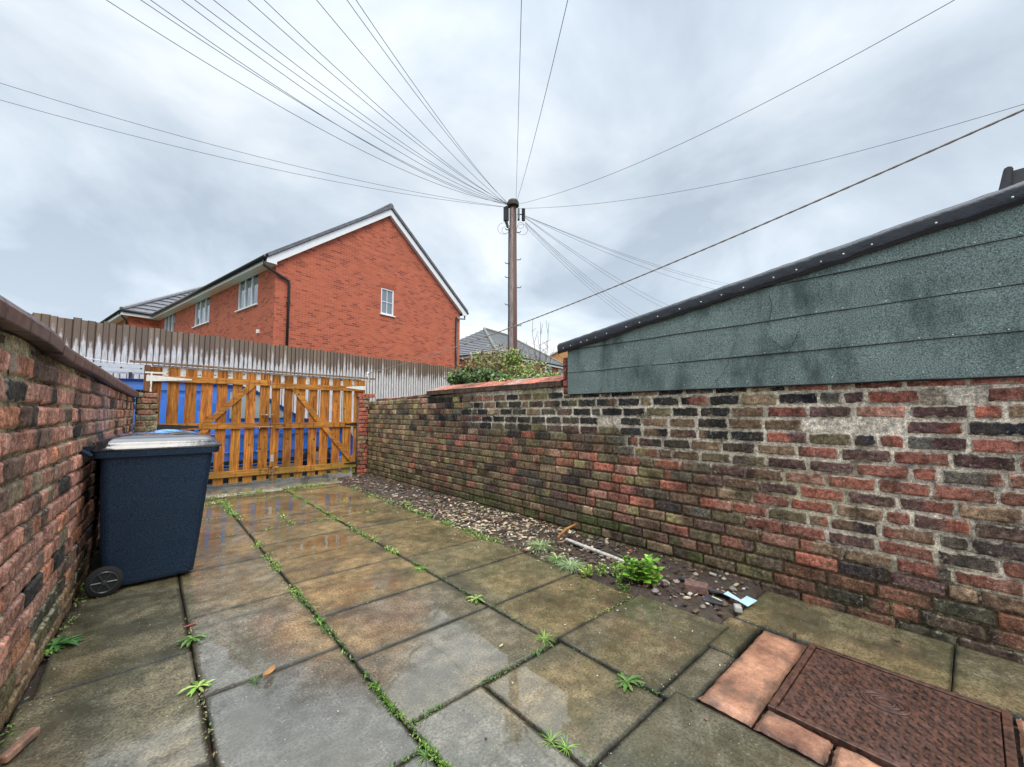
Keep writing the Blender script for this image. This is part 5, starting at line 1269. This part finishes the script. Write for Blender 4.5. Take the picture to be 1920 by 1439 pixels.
mb = MB(); mb.tube(sagline(at_f(128, 664, 7.0), at_y(272, 684, YG - .05), .03, 20), .006, 5)
tag(mb.build('string', M_UPVC, uv=False), 'thin white string from the gate post over the left wall', 'string')

# ================================================================== PLANTS
def leafcol(rng, cols): c = pick(rng, cols); k = .7 + .6 * rng.random(); return (c[0] * k, c[1] * k, c[2] * k, 1)
def leaf(mb, p, d, n, l, w_, c, fold=.25):
    d = d.normalized(); s = d.cross(n); s = s.normalized() if s.length > 1e-4 else V((1, 0, 0)); n = s.cross(d)
    mid = p + d * l * .5 + n * l * .04
    i = [mb.vert(p, c), mb.vert(p + d * l * .45 + s * w_ + n * w_ * fold, c), mb.vert(p + d * l + n * -l * .12, c), mb.vert(p + d * l * .45 - s * w_ + n * w_ * fold, c), mb.vert(mid, c)]
    mb.face([i[0], i[4], i[1]]); mb.face([i[4], i[2], i[1]]); mb.face([i[0], i[3], i[4]]); mb.face([i[3], i[2], i[4]])
def rdir(rng, up=.0):
    while True:
        d = V((rng.uniform(-1, 1), rng.uniform(-1, 1), rng.uniform(-1, 1)))
        if .1 < d.length < 1: d.normalize(); d.z += up; return d.normalized()
DGR = (0.035, 0.075, 0.022); MGR = (0.10, 0.19, 0.035); LGR = (0.24, 0.37, 0.07); TANL = (0.33, 0.25, 0.13); BRL = (0.17, 0.10, 0.06); YGR = (0.30, 0.34, 0.09)
M_TWIG = plain('twig', (0.20, 0.14, 0.10), .8)
def bush(name, label, cat, blobs, nleaf, cols, lsz, twigs, tcol, seed, twl=.5):
    rng = random.Random(seed); root = empty(name, label, cat); mb = MB()
    for k in range(nleaf):
        c, r = blobs[int(rng.random() * len(blobs))]; d = rdir(rng); rr = rng.random() ** .45
        p = V((c[0] + d.x * r[0] * rr, c[1] + d.y * r[1] * rr, c[2] + d.z * r[2] * rr))
        if nz(p.x * 5, p.y * 5, p.z * 5) < -.22: continue
        l = lsz * (.6 + .8 * rng.random()); leaf(mb, p, rdir(rng, .0), (rdir(rng) + V((-.4, -.5, .7))).normalized(), l, l * .36, leafcol(rng, cols))
    mb.build('leaves', M_LEAF, root, uv=False)
    mb = MB(); mb.col = (*tcol, 1)
    for k in range(twigs):
        c, r = blobs[int(rng.random() * len(blobs))]; p = V((c[0] + rng.uniform(-.6, .6) * r[0], c[1] + rng.uniform(-.6, .6) * r[1], c[2] - r[2] * .8)); d = rdir(rng, 1.2); pts = [p]
        L = twl * (.5 + rng.random())
        for s in range(5): d = (d + rdir(rng) * .28).normalized(); pts.append(pts[-1] + d * L / 5)
        mb.tube(pts, [.006, .005, .004, .0035, .0025, .002], 4)
    mb.build('stems', M_LEAF, root, uv=False); return root
def pt(u, v, f): return at_f(u, v, f)
def blobs_at(lst): return [((lambda p: (p.x, p.y, p.z))(pt(u, v, f)), r) for u, v, f, r in lst]
bush('ivy', 'dark glossy ivy spilling over the left part of the tiled wall coping', 'ivy',
     blobs_at([(862, 712, 6.9, (.22, .25, .10)), (885, 704, 6.6, (.24, .26, .13)), (915, 706, 6.3, (.22, .24, .12)), (940, 712, 6.1, (.2, .2, .08))]), 1500, [(3, DGR), (2, MGR), (1, (0.16, .24, .08))], .062, 20, (0.10, .07, .04), 5, .3)
bush('bramble', 'tangled straw-brown bramble thicket behind the wall, left of the pole', 'bramble',
     blobs_at([(900, 690, 7.2, (.35, .4, .28)), (925, 680, 7.0, (.38, .4, .36)), (955, 690, 6.8, (.35, .4, .33)), (880, 705, 7.3, (.4, .4, .2))]), 2500, [(4, TANL), (3, YGR), (2, BRL), (2, MGR), (1, LGR)], .045, 260, (0.30, .21, .13), 6, .40)
bush('shrub', 'green leafy shrub growing behind the wall, right of the pole', 'shrub',
     blobs_at([(968, 694, 6.5, (.3, .3, .28)), (985, 700, 6.3, (.3, .3, .24)), (1003, 700, 6.2, (.26, .3, .2)), (958, 672, 6.6, (.14, .16, .12)), (975, 712, 6.1, (.34, .3, .1))]), 1700, [(3, MGR), (4, LGR), (2, YGR), (1.5, TANL), (.5, BRL)], .05, 110, (0.22, .16, .09), 7, .35)
bush('ground_ivy', 'pale green trailing plant along the back of the pink coping tiles', 'ivy',
     blobs_at([(975, 716, 5.7, (.3, .22, .06)), (1005, 711, 5.5, (.26, .2, .06)), (1030, 706, 5.3, (.2, .2, .05)), (950, 719, 5.9, (.26, .2, .06))]), 1400, [(3, LGR), (2, MGR), (2, (0.42, .46, .22)), (1, DGR)], .045, 20, (0.22, .16, .09), 8, .2)
# bare sapling
sp = empty('sapling', 'bare leafless sapling with thin upright twigs beyond the wall beside the shed', 'tree'); rng = random.Random(15)
mb = MB(); P0 = pt(1012, 700, 8.5); b0 = V((P0.x, P0.y, 0)); mb.tube([b0, b0 + UP * 1.2, b0 + UP * 1.7], [.03, .022, .016], 6); mb.build('trunk', M_TWIG, sp, uv=False)
mb = MB()
for u, v in ((998, 598), (1016, 606), (1010, 628), (1031, 607), (1024, 640), (1040, 650), (988, 640), (1000, 655)):
    e_pt = pt(u, v, 8.5 + rng.uniform(-.3, .3)); q0 = b0 + UP * rng.uniform(1.3, 1.7); pts = [q0.lerp(e_pt, k / 8) + rdir(rng) * .025 - UP * .12 * sin(pi * k / 8) for k in range(9)]; mb.tube(pts, [.012 * (1 - k / 9.5) + .002 for k in range(9)], 5)
    for k in (3, 4, 5, 6, 7):
        d = rdir(rng, .9) * .28; mb.tube([pts[k], pts[k] + d * .5 + rdir(rng) * .02, pts[k] + d], [.006, .005, .003], 4)
mb.build('branches', M_TWIG, sp, uv=False)
# wiry stem by the shed corner
mb = MB(); rng = random.Random(5); p = at_f(1040, 722, 4.9); pts = [p, at_f(1052, 700, 5.0), at_f(1064, 680, 5.1), at_f(1058, 672, 5.1)]; mb.tube(pts, .004, 5); mb.tube([pts[2], at_f(1040, 661, 5.1), at_f(1030, 668, 5.1)], .003, 5)
mb.tube([at_f(1052, 700, 5.0), at_f(1060, 690, 4.7), at_f(1068, 706, 4.5)], .003, 5); tag(mb.build('bramble', M_TWIG, uv=False), 'single thin dead bramble arching against the corner of the shed', 'bramble')

def tuft(u, v, r, h, n, cols, label, seed, grp='weeds in the paving joints', name='grass_tuft', z=0.0, wdt=.0022, z_on=None):
    rng = random.Random(seed); c = at_z(u, v, z); mb = MB()
    for k in range(n):
        a = rng.random() * 2 * pi; p = c + V((cos(a), sin(a), 0)) * r * .25 * rng.random(); lean = .3 + 1.0 * rng.random(); L = h * (.5 + .7 * rng.random())
        d = V((cos(a) * lean, sin(a) * lean, 1)).normalized(); s = V((-sin(a), cos(a), 0)) * wdt * (0.8 + .6 * rng.random()); cc = leafcol(rng, cols); prev = None; q = p
        for j in range(5):
            w_ = s * (1 - j / 4.2); i0, i1 = mb.vert(q - w_, cc), mb.vert(q + w_, cc)
            if prev: mb.face([prev[0], prev[1], i1, i0])
            prev = (i0, i1); d = (d + V((cos(a) * .3, sin(a) * .3, -.30))).normalized(); q = q + d * L / 4
    return tag(mb.build(name, M_LEAF, uv=False), label, 'weed', grp)
def rosette(u, v, r, n, cols, label, seed, name='rosette_weed', z=0.004):
    rng = random.Random(seed); c = at_z(u, v, z); mb = MB()
    for k in range(n):
        a = 2 * pi * k / n + rng.uniform(-.3, .3); L = r * (.55 + .6 * rng.random()); up = .15 + .7 * rng.random(); w_ = L * (.10 + .06 * rng.random()); cc = leafcol(rng, cols)
        prev = None; q = c + UP * .004; d = V((cos(a), sin(a), up)).normalized(); s = V((-sin(a), cos(a), 0)); m_ = 7
        for j in range(m_ + 1):
            t = j / m_; ww_ = w_ * (0.15 + sin(pi * min(1, t * 1.02)) ** .8) * (1.0 if j % 2 else .62) * (1 - .2 * t)
            i0, i1, i2 = mb.vert(q - s * ww_ + UP * ww_ * .3, cc), mb.vert(q, cc), mb.vert(q + s * ww_ + UP * ww_ * .3, cc)
            if prev: mb.face([prev[0], prev[1], i1, i0]); mb.face([prev[1], prev[2], i2, i1])
            prev = (i0, i1, i2); d = (d + V((0, 0, -.16))).normalized(); q = q + d * L / m_
            if q.z < z + .003: q.z = z + .003
    return tag(mb.build(name, M_LEAF, uv=False), label, 'weed', 'weeds in the paving joints')
GC = [(2, (0.11, 0.20, 0.035)), (2, (0.20, 0.31, 0.06)), (1, (0.33, 0.40, 0.12))]; DK = [(3, (0.07, .14, .03)), (1, (.14, .23, .05))]; BR = [(2, (.18, .34, .05)), (1, (.34, .46, .12))]
rosette(360, 1200, .085, 20, DK, 'dark green rosette weed in the slab crossing left of the wet brown slab', 1)
rosette(372, 1290, .075, 13, BR, 'yellow-green spiky rosette weed below the dark one in the left joint', 2)
rosette(598, 1166, .055, 11, DK, 'small flat dark weed in the middle joint above the pale puddle', 3)
rosette(893, 1125, .075, 16, GC, 'spreading weed at the slab crossing in the centre of the yard', 5)
rosette(1175, 1281, .085, 13, DK, 'lone dark green weed beside the pale worn slab', 7)
tuft(787, 1068, .07, .075, 46, BR, 'bright green grass tuft lying in the right joint halfway up the yard', 11)
tuft(1020, 1198, .07, .085, 50, GC, 'grass tuft in the joint at the corner of the pale worn slab', 12)
tuft(1033, 1392, .04, .07, 26, GC, 'narrow grass tuft at the edge of the foreground puddle', 13)
tuft(1062, 1405, .04, .06, 20, BR, 'tiny pale grass tuft at the tip of the foreground puddle', 14)
tuft(797, 1418, .035, .06, 26, DK, 'small grass tuft at the bottom edge of the photo in the middle joint', 15)
tuft(478, 1278, .05, .05, 22, DK, 'low dark grass beside the curled brown leaf', 16)
rosette(104, 1212, .12, 26, [(3, (0.05, .15, .03)), (1, (.10, .22, .05))], 'bushy deep green weed at the foot of the left wall', 8)
rosette(92, 1225, .06, 9, BR, 'pale yellow-green seedling in front of the bushy weed at the left wall', 9)
tuft(1012, 1025, .16, .15, 260, [(2, (0.16, .27, .07)), (2, (.30, .40, .18)), (1, (.42, .46, .28))], 'large pale grass clump in the soil bed by the pipe end', 21, None, z=.01, wdt=.0028)
tuft(1045, 1050, .12, .12, 160, [(2, (0.16, .27, .07)), (2, (.30, .40, .18))], 'grass clump on the paving edge below the largest clump', 22, None, z=.01, wdt=.0028)
tuft(1070, 1062, .14, .14, 240, [(2, (0.18, .31, .10)), (2, (.34, .44, .24)), (1, (.42, .46, .28))], 'blue-green arching grass clump in front of the white pipe', 23, None, z=.01, wdt=.0028)
tuft(762, 945, .07, .13, 46, BR, 'upright bright weed at the far end of the soil bed', 24, None, z=.01, wdt=.005)
tuft(842, 982, .10, .05, 60, GC, 'low weed patch where the far soil bed meets the slabs', 25, None, z=.01)
tuft(705, 925, .12, .04, 90, GC, 'flat weed patch at the far right corner of the paving', 26, None, z=.01)
tuft(958, 942+25, .07, .05, 40, GC, 'small green weed among the wood chips under the wall', 27, None, z=.02)
# broad-leaved plant and its low neighbour
def leafy(u, v, label, seed, stems, h, lsz, cols, spread, z=.02):
    rng = random.Random(seed); c = at_z(u, v, z); root = empty('leafy_plant', label, 'plant'); ml = MB(); mst = MB(); mst.col = (.16, .25, .05, 1)
    for k in range(stems):
        a = rng.random() * 2 * pi; L = h * (.55 + .6 * rng.random()); b = c + V((cos(a), sin(a), 0)) * spread * .5 * rng.random(); d = V((cos(a) * .5 * rng.random(), sin(a) * .5 * rng.random(), 1)).normalized(); pts = [b]
        for j in range(6): d = (d + rdir(rng) * .12).normalized(); pts.append(pts[-1] + d * L / 6)
        mst.tube(pts, [.004, .0035, .003, .003, .0025, .002, .0015], 5)
        for j in range(1, 7):
            for s in range(3 if j < 6 else 5):
                aa_ = j * 1.6 + s * 2.1 + rng.random(); ld = V((cos(aa_), sin(aa_), .25 + .4 * (j / 6))).normalized(); l = lsz * (.6 + .6 * rng.random()) * (1.1 - .05 * j)
                leaf(ml, pts[j], ld, V((0, 0, 1)) + rdir(rng) * .35, l, l * .34, leafcol(rng, cols), .15)
    ml.build('leaves', M_LEAF, root, uv=False); mst.build('stems', M_LEAF, root, uv=False); return root
leafy(1207, 1092, 'bright green broad-leaved plant at the foot of the right wall beside the pipe', 31, 9, .20, .075, [(3, (0.16, .36, .035)), (2, (.28, .50, .06)), (1, (.09, .22, .03))], .20)
leafy(1160, 1082, 'low small-leaved weed patch left of the bright broad-leaved plant', 32, 26, .085, .026, [(3, (0.17, .30, .05)), (2, (.30, .42, .10))], .30, z=.005)
leafy(1100, 1078, 'tiny yellow-green seedlings on the slab edge below the grass clumps', 33, 9, .06, .024, [(3, (0.24, .36, .05)), (2, (.36, .46, .10))], .12, z=.005)
leafy(1178, 1108, 'dark speckled seedlings on the slab corner in front of the broad-leaved plant', 34, 9, .03, .02, [(3, (0.10, .17, .04))], .14, z=.004)
# uncountable moss and seedlings in the joints
def strip(mb, p, q, dens, wd, cols, rng, hgt=.012):
    p = V((*p, 0)); q = V((*q, 0)); L = (q - p).length; d = (q - p).normalized(); s = V((-d.y, d.x, 0))
    for k in range(int(L * dens)):
        t = rng.random() * L; P = p + d * t + s * rng.gauss(0, wd)
        if nz(P.x * 4, P.y * 4, 7) + .15 < rng.random() * .5: continue
        leaf(mb, P + UP * (.001 + hgt * .5 * rng.random()), rdir(rng, .5), UP, hgt * (.5 + rng.random()), hgt * .28, leafcol(rng, cols))
mb = MB(); rng = random.Random(61)
strip(mb, (.85, 7.3), (.85, 4.9), 1100, .028, GC, rng, .020); strip(mb, (.85, 4.9), (.845, 3.2), 900, .022, GC, rng, .019); strip(mb, (.84, 3.2), (.85, 1.9), 420, .012, DK, rng, .018); strip(mb, (.845, 1.95), (.86, 1.05), 1100, .007, [(3, (0.08, .17, .02)), (1, (.16, .26, .04))], rng, .014)
strip(mb, (1.76, 7.5), (1.745, 5.4), 900, .024, GC, rng, .018); strip(mb, (1.745, 5.3), (1.742, 3.5), 700, .02, GC, rng, .022); strip(mb, (1.742, 3.4), (1.74, 2.2), 420, .012, DK, rng, .016); strip(mb, (1.75, 2.2), (1.78, 1.0), 260, .01, DK, rng, .014)
strip(mb, (.86, 1.60), (1.74, 1.60), 700, .008, DK, rng, .013); strip(mb, (1.75, 1.63), (2.6, 1.63), 420, .010, [(2, YGR), (1, DK[0][1])], rng, .010)
strip(mb, (.25, 1.455), (.84, 1.455), 420, .006, DK, rng, .012); strip(mb, (.24, 3.5), (.235, 1.2), 160, .01, [(2, DK[0][1]), (2, TANL)], rng, .014)
for yy in (7.62, 7.06, 6.1, 5.18): strip(mb, (.3, yy), (2.7, yy + .05), 260, .03, GC, rng, .02)
strip(mb, (.3, 7.62), (2.4, 7.68), 700, .04, GC, rng, .026); strip(mb, (-.2, 7.1), (.8, 7.1), 500, .05, GC, rng, .024)
strip(mb, (1.30, 5.9), (1.29, 5.2), 900, .025, GC, rng, .024)
strip(mb, (2.64, 7.4), (2.62, 2.2), 480, .04, GC, rng, .024); strip(mb, (lx(2.5) + .05, 2.5), (lx(7) + .05, 7), 200, .02, GC, rng, .02)
strip(mb, (1.27, .4), (1.26, 1.05), 260, .008, DK, rng, .013)
for k in range(5): strip(mb, (3.30 - .02 * k, 7.6), (3.34 - .02 * k, 2.2), 130, .03, [(2, MOSS), (1, DK[0][1]), (1, GC[0][1])], rng, .022)
strip(mb, (2.9, 6.0), (2.9, 2.2), 260, .14, [(2, GC[0][1]), (1, YGR), (1, DK[0][1])], rng, .024); strip(mb, (3.36, 4.6), (3.36, 2.4), 900, .015, [(3, (.10, .20, .02)), (1, (.2, .32, .04))], rng, .014)
kind(mb.build('joint_moss', M_LEAF, uv=False), 'stuff')

# ================================================================== LITTER AND BROKEN THINGS (countable)
pw = at_z
mb = MB(); a, b = at_z(1062, 1012, .04), at_z(1176, 1056, .03); mb.tube([a + (b - a) * k / 8 for k in range(9)], [.016, .017, .0175, .017, .017, .017, .017, .016, .015], 10, cap=False); mb.tube([a + (b - a) * k / 8 for k in range(9)], [.013] * 9, 10, 1, True)
tag(mb.build('pipe', [plain('dirty_plastic', (0.50, 0.47, 0.42), .6, var=.4, scale=30), M_DARK], smooth=True, uv=False), 'dirty white plastic pipe lying in the soil bed along the right wall', 'pipe')
mb = MB(); c = at_z(1052, 1020, .03); mb.tube([c + V((.035 * cos(k * .5), .03 * sin(k * .5), .012 * k * .25)) for k in range(12)], .009, 6); tag(mb.build('broken_collar', M_RUSTY, smooth=True, uv=False), 'broken rusty collar at the far end of the white pipe', 'debris')
M_OWOOD = plain('orange_splinter', (0.50, 0.22, 0.06), .6)
mb = MB(); a = at_z(1046, 1008, .02); p1 = at_x(1062, 992, a.x + .06); p2 = at_x(1080, 983, a.x + .10); mb.tube([a, p1, p2], [.014, .018, .006], 5); tag(mb.build('wood_splinter', M_OWOOD, uv=False), 'orange splintered piece of wood sticking up from the soil bed', 'wood')
def lump(name, label, cat, u, v, sx, sy, sz, rz, m, seed, z=.02, jit=.12, tilt=(0, 0)):
    rng = random.Random(seed); c = at_z(u, v, z); mb = MB(); t = V((cos(rz), sin(rz), tilt[0])).normalized(); b = V((-sin(rz), cos(rz), tilt[1])).normalized(); n = t.cross(b)
    P = []
    for k in (-1, 1):
        for (i, j) in ((-1, -1), (1, -1), (1, 1), (-1, 1)): P.append(c + t * i * sx * (1 + rng.uniform(-jit, jit)) + b * j * sy * (1 + rng.uniform(-jit, jit)) + n * k * sz * (1 + rng.uniform(-jit, jit)) + UP * sz)
    mb.box8(P); return tag(mb.build(name, m, bevel=min(sz, .012) * .6, uv=False), label, cat)
M_BLOCK = plain('old_brick_lump', (0.16, 0.09, 0.075), .8, var=.4, scale=40, bs=.6); M_SLATE = plain('broken_slate', (0.05, 0.05, 0.06), .4, var=.3)
M_STONE = plain('pale_stone', (0.36, 0.36, 0.32), .7, var=.3, scale=40, bs=.5)
lump('broken_brick', 'broken half brick lying in the soil near the blue printed card', 'brick', 1306, 1110, .075, .045, .03, 1.9, M_BLOCK, 2)
lump('slate_shard', 'dark slate shard leaning behind the broken brick', 'slate', 1350, 1112, .10, .035, .006, 1.95, M_SLATE, 3, z=.035, tilt=(.1, .3))
lump('slate_shard', 'flat black slate piece in front of the broken brick', 'slate', 1340, 1128, .06, .05, .008, 1.7, M_SLATE, 4, z=.012)
lump('slate_shard', 'small flat slate between the plant and the broken brick', 'slate', 1290, 1090, .07, .02, .006, 1.4, M_SLATE, 6, z=.03)
lump('pale_stone', 'pale grey-green stone chunk below the blue card at the end of the soil bed', 'stone', 1384, 1146, .03, .022, .018, .5, M_STONE, 5, z=.01)
lump('pale_stone', 'pale flat stone beside the bright broad-leaved plant', 'stone', 1248, 1096, .035, .02, .012, .9, M_STONE, 8, z=.012)
lump('wood_sliver', 'pale wood sliver on the black slate piece', 'wood', 1344, 1124, .035, .008, .003, 1.3, plain('pale_sliver', (0.55, 0.52, 0.32), .6), 9, z=.03)
lump('tile_fragment', 'long broken reddish tile fragment in the bottom left corner at the wall foot', 'tile', 36, 1404, .075, .018, .014, 1.15, M_TERRA, 10, z=.008)
lump('red_scrap', 'small red scrap of plastic lying on the slab left of the wet brown patch', 'scrap', 356, 1173, .03, .008, .002, .2, plain('red_plastic', (0.28, 0.07, 0.06), .5), 12, z=.003)
mb = MB(); card = empty('printed_card', 'bent pale blue printed card with dark writing at the end of the soil bed', 'card')
a, b, c_, d_ = at_z(1385, 1128, .045), at_z(1402, 1138, .02), at_z(1420, 1127, .03), at_z(1400, 1118, .05)
n = (b - a).cross(d_ - a).normalized(); n = n if n.z > 0 else -n
for q in (0,): mb.box8([a, b, c_, d_, a + n * .002, b + n * .002, c_ + n * .002, d_ + n * .002])
e0, e1 = at_z(1356, 1114, .06), at_z(1364, 1109, .07); mb.box8([e0, a, a + (d_ - a) * .25, e1, e0 + n * .002, a + n * .0025, a + (d_ - a) * .25 + n * .0025, e1 + n * .002])
mb.build('sheet', plain('pale_blue_card', (0.42, 0.60, 0.72), .4, var=.1), card, uv=False, fix=True)
mb = MB()
for k in range(6):
    s, t = .22 + .10 * k, .32; P = a + (b - a) * t + (d_ - a) * s + n * .0032; mb.obox(P, (b - a) * .10, (d_ - a) * .018, n * .0006)
    if k % 2 == 0: mb.obox(P + (b - a) * .34 + (d_ - a) * .02, (b - a) * .06, (d_ - a) * .03, n * .0006)
mb.build('print', plain('dark_ink', (0.02, 0.06, 0.14), .5), card, uv=False)
# curled leaves
M_DLEAF = leafmat('dead_leaf', (.9, .9, .9), (1.1, 1.1, 1.1), .5)
def dead_leaf(u, v, l, a, col, label, curl=.3):
    mb = MB(); c = at_z(u, v, .004); t = V((cos(a), sin(a), 0)); s = V((-sin(a), cos(a), 0))
    def fn(i, j): x = i / 8 - .5; y = j / 4 - .5; wd = .42 * math.sqrt(max(.02, 1 - 4 * x * x)); return c + t * l * x + s * l * y * wd + UP * (.006 + l * curl * (y * y * 3 + x * x * .8)), (*col, 1)
    mb.grid(fn, 8, 4); return tag(mb.build('dead_leaf', M_DLEAF, smooth=True, uv=False), label, 'leaf')
dead_leaf(505, 1268, .085, .75, (.42, .23, .10), 'curled brown dead leaf on the joint above the pale puddle')
dead_leaf(940, 1213, .035, .3, (.40, .38, .20), 'pale yellow dead leaf at the crossing below the grass tuft', .1)
dead_leaf(1490, 1200, .05, .3, (.14, .07, .05), 'dark curled leaf at the corner of the manhole cover', .5)
dead_leaf(1680, 1205, .04, 1.3, (.10, .08, .04), 'dark dead leaf on the concrete strip beside the wall', .3)
